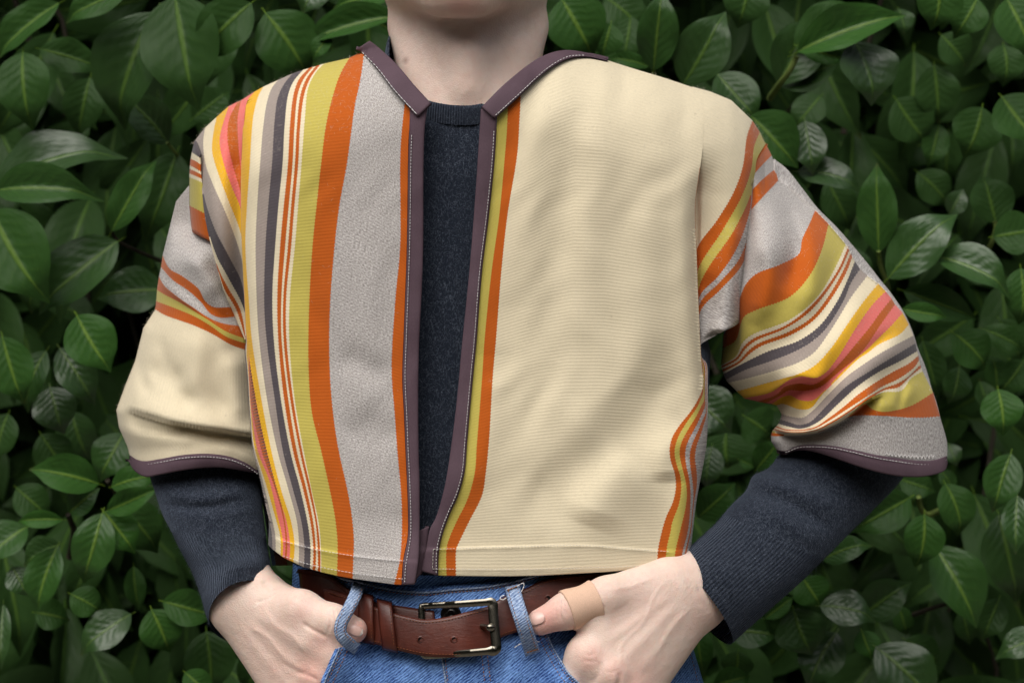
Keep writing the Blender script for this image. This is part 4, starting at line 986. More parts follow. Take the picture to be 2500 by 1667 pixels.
def keeper(top, bot, wd):
    n, m = 30, 9; c = spline([top, ((top[0] + bot[0]) / 2 - 1, (top[1] + bot[1]) / 2), bot], n); f = np.linspace(-1, 1, m); V = []
    e = np.linspace(0, 1, n); bulge = np.power(np.sin(np.pi * np.clip(e, 0, 1)), .22)
    for j in f:
        px = c[:, 0] + j * wd / 2 * .97; py = c[:, 1] + j * wd / 2 * .22
        V.append(P(px, py, jeans_y(px, py) - .0075 - .0125 * bulge - .0012 * (1 - j * j) ** .5))
    V = np.stack(V, 1).reshape(-1, 3); o = mesh_from('belt_keeper', V, orient(V, grid_faces(n, m)), M_LEATHER, belt)
    md = o.modifiers.new('thickness', 'SOLIDIFY'); md.thickness = .0026; md.offset = -1
    o.data.materials.append(M_EDGE)
    yy = lambda a, b: float(jeans_y(a, b)) - .0208
    stitches('stitching', [np.stack([c[:, 0] + wd * .33, c[:, 1] + wd * .07], -1)[3:-3]], yy, M_THREADB, o, 5, 3, 1.7, .0007)
keeper((893, 1447), (895, 1570), 38); keeper((938, 1463), (952, 1590), 38)
for hx_, hy_, o_, par in ((1027, 1561, None, tail), (1109, 1561, None, tail), (1338, 1460, .0098, strapr)):
    yb = jl(hx_, hy_) - (toff(hx_) + .0011 if o_ is None else o_); c3 = P(hx_, hy_, yb)
    prof = [(.0000, .0004), (.0014, .0003), (.0019, -.0004), (.0024, -.0003), (.0030, .0004)]
    V = np.stack([np.stack([c3[0] + rr * np.cos(tha), np.full_like(tha, c3[1] + yy), c3[2] + rr * np.sin(tha)], -1) for rr, yy in prof]).reshape(-1, 3)
    Fh = orient(V, grid_faces(len(prof), 33)); h_ = mesh_from('belt_hole', V, Fh, M_HOLE, par); h_.data.materials.append(M_LEATHER)
    mi = np.zeros(len(Fh), np.int32); mi[64:] = 1; h_.data.polygons.foreach_set('material_index', mi)
# buckle frame: a rounded bar along a closed path
def buckle():
    path = [(1030, 1479), (1060, 1477), (1120, 1474), (1180, 1470), (1199, 1469), (1203, 1473), (1204, 1490), (1207, 1530), (1211, 1568), (1212, 1582), (1208, 1587), (1190, 1589), (1120, 1595), (1060, 1599), (1037, 1599), (1033, 1595), (1031, 1540), (1029, 1490)]
    q = spline(path + [path[0]], 120)[:-1]; t = np.roll(q, -1, 0) - np.roll(q, 1, 0); t /= np.linalg.norm(t, axis=1, keepdims=True); nn = np.stack([-t[:, 1], t[:, 0]], -1)
    yb = jeans_y(q[:, 0], q[:, 1]) - np.interp(q[:, 0], [1030, 1060, 1150, 1190, 1215], [.0105, .0115, .0165, .0195, .0195])
    wid = np.interp(q[:, 0], [1020, 1100, 1190, 1200], [8.2, 8.2, 9, 12])
    sec = [(-1, .0011), (-1, -.0004), (-.72, -.0011), (0, -.0014), (.72, -.0011), (1, -.0004), (1, .0011), (0, .0014)]
    V = np.stack([P(q[:, 0] + nn[:, 0] * a * wid, q[:, 1] + nn[:, 1] * a * wid, yb + b) for a, b in sec], 1)
    n, m = len(q), len(sec); F = []
    for i in range(n):
        for j in range(m): F.append([i * m + j, ((i + 1) % n) * m + j, ((i + 1) % n) * m + (j + 1) % m, i * m + (j + 1) % m])
    F = orient(V.reshape(-1, 3), np.array(F)); F = F if True else F
    o = mesh_from('buckle', V.reshape(-1, 3), F, M_METAL, belt)
    import bmesh
    bm = bmesh.new(); bm.from_mesh(o.data); bmesh.ops.recalc_face_normals(bm, faces=bm.faces); bm.to_mesh(o.data); bm.free()
    md = o.modifiers.new('edge', 'EDGE_SPLIT'); md.split_angle = math.radians(38)
    c3 = P(1198, 1531, jl(1198, 1531) - .0225)
    V, F = surface_nets(lambda p: smin(ell(p, c3, (.0034, .0020, .0028)), rcone(p, c3 + [-.001, .001, 0], c3 + [-.0065, .0085, 0], .0021, .0018), .002), c3 - [.02, .004, .006], c3 + [.006, .011, .006], .0006)
    mesh_from('prong', V, F, M_METAL, o)
buckle()

# ------------------------------------------------------------------ sweater
sw_rows = 90
def sweater():
    rows = []; th = np.linspace(0, 2 * np.pi, 97)
    # (py at front, left px, right px, front y, back y)
    st = [(300, 760, 1520, -.074, .10), (420, 680, 1620, -.080, .11), (700, 650, 1700, -.080, .11), (860, 670, 1735, -.080, .11), (1000, 690, 1728, -.080, .105), (1250, 740, 1590, -.084, .10), (1450, 760, 1560, -.082, .10)]
    st = np.array(st, float); tt = np.linspace(0, 1, 80); S_ = [np.interp(tt, np.linspace(0, 1, len(st)), st[:, i]) for i in range(5)]
    V = []
    cc, ss = np.cos(th), np.sin(th)
    # shoulder part from the collar ring down to the first station
    sf = np.where(ss > 0, np.abs(ss) ** .6, -np.abs(ss)); ring = [P(1136 + np.where(cc < 0, 197, 127) * cc, np.where(ss > 0, 140 + 155 * sf, 140 + 55 * sf) + 80 * sstep(.3, .9, cc), np.where(ss > 0, -.074 * sf, -.07 * sf))]
    f = np.linspace(0, 1, 10)[1:-1]
    py, l, r_, yf, yb = [a[0] for a in S_]
    first = P((l + r_) / 2 + (r_ - l) / 2 * np.sign(cc) * np.abs(cc) ** .8, py + 30 * (1 - np.abs(ss)), (yf + yb) / 2 - np.where(ss > 0, (yb - yf) / 2 * np.abs(ss) ** .6, -(yb - yf) / 2 * np.abs(ss) ** .8))
    V.append(ring[0]);
    for q in f: V.append(ring[0] * (1 - q) + first * q)
    for i in range(len(tt)):
        py, l, r_, yf, yb = [a[i] for a in S_]
        V.append(P((l + r_) / 2 + (r_ - l) / 2 * np.sign(cc) * np.abs(cc) ** .8, py, (yf + yb) / 2 - np.where(ss > 0, (yb - yf) / 2 * np.abs(ss) ** .6, -(yb - yf) / 2 * np.abs(ss) ** .8)))
    V = np.stack(V); n, m = V.shape[:2]
    uv = np.stack(np.broadcast_arrays(np.linspace(0, 380, m)[None, :], np.arange(n)[:, None] * 1.0), -1).reshape(-1, 2)
    Vf = V.reshape(-1, 3)
    o = mesh_from('sweater', Vf, orient_tube(grid_faces(n, m), Vf), M_KNIT, person, uv=uv)
    # ribbed collar standing round the neck
    V = []
    sf = np.where(ss > 0, np.abs(ss) ** .6, -np.abs(ss))
    for k, (a, dy, up) in enumerate([(0.0, -.0005, 6), (0.01, -.0012, -12), (0.03, -.0020, -32), (.045, -.0014, -42), (.06, .000, -42), (.06, .003, -20)]):
        V.append(P(1136 + np.where(cc < 0, 198, 128) * cc * (1 - a), np.where(ss > 0, 140 + 160 * sf, 140 + 55 * sf) + up + 80 * sstep(.3, .9, cc), np.where(ss > 0, -.076 * sf, -.07 * sf) + dy * np.where(ss > 0, sf, -1)))
    V = np.stack(V); n, m = V.shape[:2]; Vf = V.reshape(-1, 3)
    uv = np.stack(np.broadcast_arrays(np.linspace(0, 190, m)[None, :], np.arange(n)[:, None] * 1.0), -1).reshape(-1, 2)
    mesh_from('collar', Vf, orient_tube(grid_faces(n, m), Vf), M_RIB, o, uv=uv)
    return o
sweater_o = sweater()
def wr_l(px, py):
    return ridge(px, py, [(380, 1195), (500, 1215), (620, 1195)], .004, 20) + ridge(px, py, [(420, 1250), (520, 1262), (630, 1240)], .0022, 18) + ridge(px, py, [(380, 1225), (480, 1240), (600, 1222)], -.003, 14)
edge_tube('sleeve', [(345, 1060), (362, 1150), (378, 1200), (398, 1258), (420, 1300)], [(640, 1060), (634, 1150), (640, 1226), (646, 1280), (650, 1312)], [.035, .02, .0, -.015], [.038, .036, .034, .033], M_KNIT, sweater_o, extra=wr_l, uvrib=130)
edge_tube('cuff', [(419, 1298), (434, 1330), (472, 1404), (490, 1455), (506, 1510), (518, 1536)], [(649, 1310), (652, 1330), (660, 1372), (665, 1408), (667, 1432), (668, 1446)], [-.015, -.025, -.036, -.045, -.05], [.034, .034, .034, .035, .036], M_RIB, sweater_o, uvrib=84, tilt=70)
def wr_r(px, py):
    return ridge(px, py, [(1850, 1170), (1930, 1190), (2060, 1250)], .004, 22) + ridge(px, py, [(1880, 1120), (1990, 1150), (2120, 1200)], .004, 24) + ridge(px, py, [(1800, 1225), (1900, 1260), (2010, 1340)], .0028, 22) + ridge(px, py, [(1840, 1195), (1920, 1225), (2040, 1300)], -.003, 15)
edge_tube('sleeve', [(1960, 1040), (1906, 1104), (1876, 1142), (1838, 1162), (1822, 1196), (1790, 1228), (1765, 1256)], [(2240, 1120), (2185, 1190), (2150, 1226), (2110, 1266), (2078, 1297), (2040, 1336), (2010, 1366)], [.05, .035, .015, .0, -.012], [.042, .040, .038, .037, .036], M_KNIT, sweater_o, extra=wr_r, uvrib=130)
edge_tube('cuff', [(1766, 1254), (1748, 1275), (1722, 1300), (1687, 1331), (1655, 1358), (1634, 1374)], [(2012, 1364), (1964, 1412), (1933, 1440), (1874, 1492), (1820, 1540), (1786, 1571)], [-.012, -.025, -.038, -.05, -.056], [.037, .036, .036, .036, .036], M_RIB, sweater_o, uvrib=84, tilt=28)

# ------------------------------------------------------------------ jacket
# stripe edges of the left front, from the opening to the fold, each from the shoulder to the hem
LF = [
 [(1006,256),(998,330),(996,400),(993,600),(985,826),(982,923),(986,1010),(989,1085),(994,1190),(996,1260),(995,1310),(984,1368),(980,1427)],
 [(990,236),(980,330),(977,400),(977,600),(965,733),(956,903),(963,1004),(970,1100),(979,1200),(981,1250),(981,1302),(976,1368),(962,1426)],
 [(890,124),(879,199),(867,255),(847,400),(829,500),(817,600),(805,762),(805,903),(815,1024),(827,1100),(847,1190),(858,1252),(864,1317),(863,1353),(861,1412)],
 [(853,142),(832,179),(814,230),(796,306),(784,400),(773,500),(763,600),(755,741),(753,883),(761,1004),(784,1100),(804,1190),(818,1263),(824,1324),(823,1405)],
 [(791,156),(770,179),(752,217),(745,281),(736,400),(728,500),(720,600),(708,721),(706,822),(718,963),(742,1103),(762,1201),(779,1281),(784,1346),(784,1396)],
 [(781,159),(758,191),(743,230),(733,306),(728,400),(719,500),(711,600),(699,721),(699,822),(714,963),(738,1103),(759,1194),(776,1285),(782,1350),(782,1395)],
 [(771,162),(749,191),(734,230),(725,306),(720,400),(711,500),(703,600),(692,721),(692,822),(707,963),(732,1103),(754,1198),(771,1281),(776,1350),(776,1393)],
 [(764,164),(741,194),(727,230),(719,306),(714,400),(705,500),(696,600),(687,721),(687,822),(702,963),(725,1103),(748,1194),(765,1277),(771,1346),(770,1392)],
 [(754,167),(730,194),(717,230),(708,306),(703,400),(693,500),(684,600),(677,721),(679,822),(692,963),(716,1103),(740,1194),(758,1276),(765,1342),(763,1390)],
 [(740,171),(717,199),(704,230),(695,306),(690,400),(680,500),(672,600),(665,721),(668,822),(684,963),(709,1103),(733,1194),(752,1282),(758,1338),(757,1388)],
 [(714,180),(694,205),(678,240),(670,300),(664,400),(655,500),(648,600),(645,741),(650,822),(669,963),(691,1103),(715,1194),(736,1274),(743,1333),(742,1384)],
 [(679,196),(664,215),(653,245),(643,306),(635,400),(628,500),(624,600),(627,741),(632,822),(650,963),(678,1103),(704,1194),(725,1274),(730,1331),(729,1378)],
 [(643,212),(630,237),(619,281),(614,330),(610,400),(603,500),(599,600),(608,741),(614,822),(636,963),(663,1103),(686,1194),(711,1274),(719,1328),(717,1372)],
 [(622,224),(603,248),(594,300),(592,350),(590,400),(589,500),(591,600),(598,741),(602,822),(616,923),(638,1044),(668,1165),(686,1228),(700,1274),(708,1325),(707,1368)],
 [(621,225),(602,249),(593,301),(591,351),(589,401),(588,501),(590,601),(597,742),(601,826),(610,880),(626,984),(652,1105),(674,1183),(693,1259),(701,1317),(700,1365)],
 [(620,226),(601,250),(592,302),(590,352),(588,402),(587,502),(589,602),(596,743),(600,828),(608,900),(614,990),(640,1105),(668,1183),(690,1259),(697,1317),(695,1362)],
 [(619,227),(600,251),(591,303),(589,353),(587,403),(586,503),(588,603),(595,744),(599,830),(607,905),(613,1000),(629,1100),(657,1172),(676,1252),(690,1315),(690,1359)],
 [(618,228),(599,252),(590,304),(588,354),(586,404),(585,504),(587,604),(594,745),(598,832),(606,907),(612,1004),(622,1095),(646,1172),(668,1248),(684,1310),(685,1355)],
 [(617,229),(598,253),(589,305),(587,355),(585,405),(584,505),(586,605),(593,746),(597,834),(605,909),(611,1006),(620,1095),(638,1160),(659,1246),(672,1306),(673,1346)],
 [(616,230),(597,254),(588,306),(586,356),(584,406),(583,506),(585,606),(592,747),(596,836),(604,911),(610,1008),(618,1095),(632,1155),(650,1240),(663,1300),(665,1340)],
 [(615,231),(596,255),(587,307),(585,357),(583,407),(582,507),(584,607),(591,748),(595,838),(603,913),(609,1010),(617,1095),(629,1145),(645,1215),(656,1272),(655,1330)],
]
LC = [ORG, GREY, ORG, CHART, WHITE, ORG, WHITE, ORG, WHITE, DARK, TAUPE, WHITE, YEL, PINK, RUST, PINK, YEL, WHITE, TAUPE, DARK]
# the right front: binding edge, chartreuse, orange, cream, fold
FR = [(1719,224),(1722,300),(1719,370),(1703,398),(1698,450),(1697,500),(1700,608),(1704,719),(1711,867),(1717,940),(1722,976),(1728,1010)]
RF = [
 [(1214,274),(1212,320),(1208,387),(1194,525),(1177,663),(1164,829),(1155,921),(1141,1075),(1134,1154),(1119,1208),(1098,1255),(1080,1306),(1072,1346),(1070,1404)],
 [(1240,246),(1238,310),(1233,376),(1219,525),(1200,663),(1183,829),(1177,921),(1164,1087),(1159,1154),(1141,1219),(1116,1270),(1097,1313),(1090,1340),(1090,1405)],
 [(1272,216),(1268,300),(1263,376),(1239,525),(1224,663),(1211,829),(1203,921),(1194,1075),(1186,1154),(1177,1208),(1145,1273),(1120,1325),(1114,1340),(1113,1405)],
 [(1304,186),(1309,376),(1290,600),(1270,829),(1250,1060),(1215,1250),(1190,1340),(1190,1406)],
 [(1336,158),(1344,376),(1335,600),(1320,829),(1300,1060),(1270,1250),(1250,1340),(1250,1406)],
 [(1398,134),(1404,376),(1400,600),(1390,829),(1370,1060),(1345,1250),(1325,1340),(1325,1404)],
 [(1468,143),(1480,376),(1480,600),(1472,829),(1450,1060),(1425,1250),(1416,1335),(1416,1399)],
 [(1540,166),(1555,376),(1560,600),(1555,829),(1530,1060),(1500,1250),(1488,1335),(1488,1395)],
 [(1620,190),(1640,376),(1640,600),(1640,829),(1600,1000),(1570,1110),(1575,1230),(1555,1300),(1550,1340),(1548,1389)],
 [(1716,222),(1719,370),(1703,398),(1697,500),(1700,608),(1704,719),(1711,867),(1716,943),(1702,979),(1684,1007),(1659,1038),(1642,1066),(1635,1094),(1637,1122),(1647,1155),(1650,1188),(1643,1224),(1626,1262),(1615,1300),(1606,1346),(1605,1386)],
 [(1717,222),(1720,370),(1704,398),(1698,500),(1701,608),(1705,719),(1712,867),(1717,959),(1702,994),(1677,1030),(1656,1066),(1647,1099),(1651,1130),(1661,1163),(1663,1196),(1657,1232),(1641,1275),(1637,1298),(1629,1331),(1624,1380)],
 [(1718,223),(1721,370),(1705,398),(1699,500),(1702,608),(1706,719),(1713,867),(1720,974),(1702,1012),(1682,1045),(1664,1079),(1659,1104),(1664,1135),(1674,1175),(1677,1206),(1673,1242),(1661,1293),(1650,1340),(1645,1376)],
 [(1719,223),(1722,370),(1706,398),(1700,500),(1703,608),(1707,719),(1714,867),(1722,992),(1702,1035),(1682,1073),(1674,1096),(1674,1127),(1683,1170),(1686,1206),(1684,1257),(1679,1298),(1668,1340),(1662,1372)],
 [(1720,224),(1723,370),(1707,398),(1701,500),(1704,608),(1708,719),(1715,867),(1725,1002),(1707,1045),(1688,1089),(1684,1112),(1686,1142),(1691,1178),(1693,1204),(1689,1257),(1684,1298),(1674,1340),(1668,1370)],
 [(1721,224),(1724,370),(1708,398),(1702,500),(1705,608),(1709,719),(1716,867),(1726,1012),(1710,1063),(1700,1091),(1697,1122),(1701,1150),(1701,1186),(1695,1222),(1691,1260),(1687,1298),(1678,1340),(1672,1370)],
 [(1722,224),(1725,370),(1709,398),(1703,500),(1706,608),(1710,719),(1717,867),(1728,1022),(1726,1073),(1720,1117),(1712,1160),(1704,1201),(1698,1239),(1693,1283),(1686,1340),(1680,1368)],
]
RC = [CHART, ORG, CREAM, CREAM, CREAM, CREAM, CREAM, CREAM, CREAM, ORG, CHART, ORG, GREY, ORG, GREY]

# back of the jacket: closes the body behind the fronts
th2 = np.linspace(0, np.pi, 49); bst = [(150, 890, 1470, .012, .03), (235, 690, 1680, .016, .065), (330, 570, 1770, .02, .10), (520, 600, 1705, .0, .135), (860, 600, 1712, .0, .135), (1100, 622, 1722, -.01, .13), (1380, 664, 1668, -.02, .125)]
bst = np.array(bst, float); tb = np.linspace(0, 1, 60); Sb = [np.interp(tb, np.linspace(0, 1, len(bst)), bst[:, i]) for i in range(5)]
V = np.stack([P((l + r_) / 2 - (r_ - l) / 2 * np.cos(th2), np.full_like(th2, py), y0 + (yb - y0) * np.sin(th2) ** .6) for py, l, r_, y0, yb in zip(*Sb)])
n, m = V.shape[:2]; Vf = V.reshape(-1, 3); F = grid_faces(n, m)
ac = [[GREY, ORG, CHART, WHITE, DARK, TAUPE, YEL, PINK, YEL, CREAM, CREAM, CREAM, CREAM, CREAM, ORG, GREY][min(15, j * 16 // (m - 1))] for i in range(n - 1) for j in range(m - 1)]
jacket = mesh_from('jacket', Vf, F, M_CLOTH, person, uv=np.stack(np.broadcast_arrays(np.arange(m)[None, :] * 3.0, np.arange(n)[:, None] * 3.0), -1).reshape(-1, 2), col=np.array(ac))

def pack(curves, first, ysw, sg):
    """stripes that run round the fold: hidden above ysw, coming into view below it"""
    a = spline(curves[first], 200); prev = lambda y: np.interp(y, a[:, 1], a[:, 0])
    for k in range(first + 1, len(curves)):
        c = np.array(curves[k], float); own = spline(c[c[:, 1] > ysw], 100); ys = np.linspace(c[0, 1], c[-1, 1], 70)
        o_ = np.interp(ys, own[:, 1], own[:, 0]); w_ = sstep(ysw, ysw + 40, ys); base = prev(ys) - sg * .14
        x = base * (1 - w_) + o_ * w_; x = np.minimum(x * sg, base * sg) * sg
        curves[k] = list(zip(x, ys)); cx_, cy_ = x.copy(), ys.copy(); prev = (lambda y, cx_=cx_, cy_=cy_: np.interp(y, cy_, cx_))
for k in range(9, len(RF)):
    RF[k] = [((x + k * 0 - 4, 352) if y == 370 else (x + 4, 420) if y == 398 else (x, y)) for x, y in RF[k]]
pack(LF, 13, 830, 1); pack(RF, 9, 870, -1)

def left_front(px, py, U, T):
    y = body_y(px, py); fold = np.interp(py, [224, 300, 400, 600, 830, 1000, 1100, 1200, 1330], [622, 593, 588, 588, 598, 612, 622, 643, 660])
    e = np.clip((px - fold) / 34, 0, 1)
    y = y + .016 * (1 - np.sqrt(1 - (1 - e) ** 2)) * sstep(240, 380, py) - .0035 * sstep(240, 420, py) * np.exp(-((px - fold - 30) / 30) ** 2)
    hemy = np.interp(px, [660, 712, 766, 856, 965, 1010], [1308, 1326, 1338, 1354, 1367, 1370])
    return y - .0016 * sstep(-4, 3, py - hemy) - .012 * sstep(1250, 1420, py) * sstep(780, 1010, px)
def right_front(px, py, U, T):
    y = body_y(px, py); fold = np.interp(py, [352, 420, 500, 700, 870, 940, 1020, 1073, 1117, 1160, 1239, 1340], [1718, 1709, 1700, 1706, 1715, 1722, 1728, 1726, 1720, 1712, 1698, 1686])
    e = np.clip((fold - px) / 36, 0, 1)
    y = y + .018 * (1 - np.sqrt(1 - (1 - e) ** 2)) * sstep(390, 600, py) - .004 * sstep(390, 500, py) * np.exp(-((fold - px - 34) / 32) ** 2)
    hemy = np.interp(px, [1056, 1217, 1434, 1524, 1607, 1660], [1340, 1335, 1331, 1338, 1345, 1345])
    return y - .0016 * sstep(-4, 3, py - hemy)
TUCKL = [(3, .008, 0), (10, .020, 0), (24, .030, 0)]
o = loft('front_panel', LF, LC, left_front, jacket, tuck1=TUCKL, tscale=lambda y: sstep(250, 400, y)); o['label'] = 'multicoloured striped left front of the jacket'
o = loft('front_panel', RF, RC, right_front, jacket, tuck1=[(-3, .008, 0), (-10, .020, 0), (-24, .030, 0)], tscale=lambda y: sstep(370, 520, y)); o['label'] = 'plain cream front of the jacket with orange and chartreuse edge stripes'

# shoulder wedge on the left, running under the fold
SW = [
 [(622,224),(604,247),(596,300),(597,350),(597,400),(597,500),(598,600),(604,741),(610,830)],
 [(588,246),(580,290),(580,312),(584,379),(590,430),(593,500),(596,600),(602,741),(608,830)],
 [(580,249),(560,290),(555,335),(562,379),(574,424),(588,475),(595,600),(601,741),(607,830)],
 [(558,260),(540,318),(536,348),(547,402),(567,460),(588,512),(594,600),(600,741),(606,830)],
 [(529,286),(521,325),(518,370),(536,433),(558,491),(588,571),(596,640),(600,741),(605,830)],
 [(500,313),(496,350),(502,402),(522,455),(554,527),(588,625),(597,690),(600,760),(604,830)],
 [(475,345),(486,384),(493,437),(501,490),(526,563),(561,630),(590,690),(599,760),(603,830)],
 [(474.5,346),(485.5,385),(492.5,438),(500,515),(513,578),(531,630),(556,676),(596,757),(602,830)],
 [(474,347),(485,386),(492,439),(499.5,516),(512.5,580),(533,655),(556,701),(587,757),(601,830)],
 [(473.5,348),(484.5,387),(491.5,440),(499,517),(512,582),(534,664),(548,706),(577,757),(600,830)],
 [(473,349),(484,388),(491,441),(498.5,518),(511.5,584),(532,660),(545,706),(569,762),(598,830)],
]
SC = [PINK, RUST, PINK, YEL, WHITE, TAUPE, DARK, WHITE, ORG, WHITE]
def wedge_l(px, py, U, T):
    y = body_y(px, py); fold = np.interp(py, [224, 300, 400, 600, 830], [622, 594, 590, 592, 602])
    d = np.clip((fold - px) / 75, 0, 1.5)
    y = y + (.024 * np.exp(-(d * 2.1) ** 2)) * sstep(265, 430, py)
    y = y + ridge(px, py, [(578, 270), (572, 350), (586, 440)], -.006, 16)
    y = y + .020 * sstep(560, 830, py)
    return y + .010 * np.exp(-((px - np.interp(py, [345, 440, 515, 584, 660, 762], [478, 492, 500, 513, 533, 569])) / 12) ** 2) * sstep(350, 480, py) - .006 * sstep(430, 560, py)
loft('shoulder_panel', SW, SC, wedge_l, jacket, tscale=lambda y: np.ones_like(y), tuck1=[(2, .006, 0), (8, .014, 0)])

# left sleeve
UL = [
 [(475,344),(480,360),(489,378)],[(468,372),(477,378),(488,386)],[(465,388),(476,393),(490,402)],[(463,404),(475,410),(491,420)],[(463,413),(475,418),(492,427)],[(462,424),(475,429),(493,437)],
 [(462,433),(475,438),(494,446)],[(462,502),(480,511),(505,524)],[(468,566),(490,578),(520,592)]]
UC = [DARK, WHITE, ORG, WHITE, ORG, WHITE, CHART, ORG]
loft('upper_sleeve', UL, UC, lambda px, py, U, T: .022 - .050 * np.sqrt(np.clip(1 - (1 - np.clip(T, 0, 1)) ** 2, 0, 1)) + .004 * T, jacket, tuck0=[(8, .03, 0)])
LSROW = [
 [(472,440),(468,478),(470,510),(476,536),(492,552),(524,566),(562,574)],
 [(430,492),(436,530),(450,575),(470,596),(495,612),(530,625),(580,640)],
 [(397,624),(413,655),(446,675),(485,706),(500,734),(520,749),(556,750),(602,746)],
 [(393,652),(421,683),(459,709),(492,739),(513,765),(536,775),(566,774),(604,770)],
 [(388,675),(400,696),(434,725),(472,751),(505,773),(536,787),(579,795),(606,796)],
 [(383,708),(403,720),(438,738),(474,760),(508,781),(550,808),(597,826),(612,830)],
 [(381,735),(405,744),(434,755),(476,773),(512,794),(553,822),(599,838),(614,842)],
 [(379,755),(400,768),(432,780),(472,794),(516,814),(565,842),(599,854),(614,858)],
 [(350,800),(400,826),(460,850),(530,878),(603,900),(624,904)],
 [(330,880),(380,905),(450,930),(530,955),(607,975),(628,978)],
 [(304,945),(350,962),(430,985),(520,1005),(610,1020),(632,1022)],
 [(284,1000),(330,1012),(410,1035),(500,1050),(614,1062),(636,1064)],
 [(290,1042),(330,1056),(400,1066),(500,1075),(616,1092),(638,1094)],
 [(311,1090),(335,1100),(400,1095),(500,1090),(580,1102),(626,1128),(642,1136)],
 [(316,1110),(332,1121),(352,1126),(395,1120),(446,1111),(510,1108),(561,1115),(600,1130),(630,1150)],
]
LSC = [GREY, GREY, ORG, GREY, ORG, CHART, ORG] + [CREAM] * 7
CR_L = [(296, 998), (325, 1002), (357, 1008), (434, 1031), (510, 1044), (612, 1060)]
def tube_l(px, py, U, T, yE=.055, yF=-.034):
    s = np.clip(T / .52, 0, 1); f = np.where(T < .52, np.sqrt(1 - (1 - s) ** 2), 1 - .22 * ((T - .52) / .48) ** 2)
    w_ = sstep(650, 540, py); f_ = yE + (yF - yE) * f
    y = f_ * (1 - w_) + w_ * (.026 - .034 * sstep(458, 520, px)) + .0003 * crumple(px * 1.3, py * 1.3)
    y = y + crease(px, py, CR_L, .010, 42, .011, 26, fade=False)
    y = y + ridge(px, py, [(300, 1020), (350, 1045), (400, 1052), (480, 1050)], -.004, 12)
    y = y + ridge(px, py, [(335, 880), (345, 925), (365, 965)], -.004, 14) + ridge(px, py, [(350, 880), (420, 935), (480, 1000)], -.005, 26)
    y = y + ridge(px, py, [(385, 800), (400, 870), (450, 940)], -.003, 18) + ridge(px, py, [(480, 800), (470, 900), (440, 990)], .004, 40)
    y = y + ridge(px, py, [(455, 590), (500, 660), (545, 720)], .005, 26) + ridge(px, py, [(500, 620), (545, 690), (590, 740)], -.006, 18) + ridge(px, py, [(420, 690), (500, 745), (580, 800)], -.0035, 14)
    y = y + ridge(px, py, [(560, 850), (575, 950), (590, 1040)], .006, 30)
    return y
def back_close(name, rows, yE, depth, color, side):
    """the hidden back half of a sleeve"""
    R = [spline(c, 40) for c in rows]; V = []
    for q in R:
        t = np.linspace(0, 1, 40); V.append(P(q[:, 0], q[:, 1], yE + depth * np.sin(np.pi * t) ** .6))
    V = np.stack(V); n, m = V.shape[:2]; Vf = V.reshape(-1, 3); F = orient(Vf, grid_faces(n, m))[:, ::-1].copy()
    return mesh_from(name, Vf, F, M_CLOTH, jacket, uv=np.stack(np.broadcast_arrays(np.arange(m)[None, :] * 2.0, np.arange(n)[:, None] * 6.0), -1).reshape(-1, 2), col=np.tile(np.array(color, float), (len(F), 1)))
loft('sleeve', LSROW, LSC, tube_l, jacket, mono=(1, 1), tscale=lambda y: np.ones_like(y))
back_close('sleeve_back', LSROW, .052, .045, CREAM, -1)
back_close('sleeve_back', [[(486, 352), (540, 320), (610, 290)], [(474, 396), (540, 376), (610, 366)], [(472, 440), (540, 440), (610, 440)], [(470, 490), (540, 500), (610, 520)], [(452, 530), (520, 580), (610, 620)], [(430, 570), (520, 620), (610, 670)]], .040, .065, GREY, -1)
CUFF_LT = LSROW[-1]
CUFF_LB = [(315, 1127), (324, 1144), (339, 1157), (357, 1164), (383, 1160), (434, 1150), (485, 1143), (536, 1141), (574, 1146), (628, 1156)]
loft('cuff_binding', [CUFF_LT, CUFF_LB], [(0, 0, 0, 0)], lambda px, py, U, T: tube_l(px, py, U, T) - .0032 - .0014 * np.sin(np.pi * U), jacket, M_BIND, pitch=5, sub=5, teeth=0, thick=.003, tuck0=[(0, .0034, -1)], tuck1=[(0, .004, 0), (0, .012, -6)])
CL3 = spline(CUFF_LT, 60)
stitches('stitching', [np.stack([CL3[:, 0], CL3[:, 1] + 7], -1)[2:]], lambda a, b: float(tube_l(np.array(a), np.array(b), 0, np.clip((a - 316) / 314, 0, 1))) - .0046, M_THREAD, jacket)

# shoulder wedge on the right (cream turning to orange / chartreuse), tucked behind the front's fold
WR = [
 [(1690,212),(1690,300),(1690,380),(1690,450),(1690,500),(1690,608),(1692,719),(1700,850)],
 [(1734,224),(1735,300),(1728,380),(1718,450),(1712,500),(1704,560),(1698,640),(1700,850)],
 [(1785,245),(1778,320),(1770,400),(1745,470),(1722,520),(1706,575),(1698,680),(1701,850)],
 [(1837,295),(1824,332),(1813,409),(1791,470),(1752,536),(1700,611),(1696,700),(1702,850)],
 [(1855,323),(1841,359),(1835,409),(1813,475),(1763,564),(1703,661),(1697,730),(1703,850)],
 [(1868,350),(1847,387),(1842,425),(1836,462),(1824,498),(1791,564),(1706,702),(1704,850)],
 [(1872,358),(1852,400),(1845,432),(1840,470),(1829,522),(1796,612),(1753,675),(1707,726),(1704,850)],
 [(1876,366),(1856,410),(1848,440),(1844,478),(1834,540),(1806,630),(1756,690),(1708,742),(1705,850)],
 [(1880,374),(1860,420),(1852,450),(1846,490),(1836,560),(1812,646),(1760,706),(1710,760),(1706,850)],
 [(1884,382),(1864,430),(1856,460),(1850,500),(1838,600),(1822,680),(1812,740),(1806,785),(1760,812),(1712,838)],
]
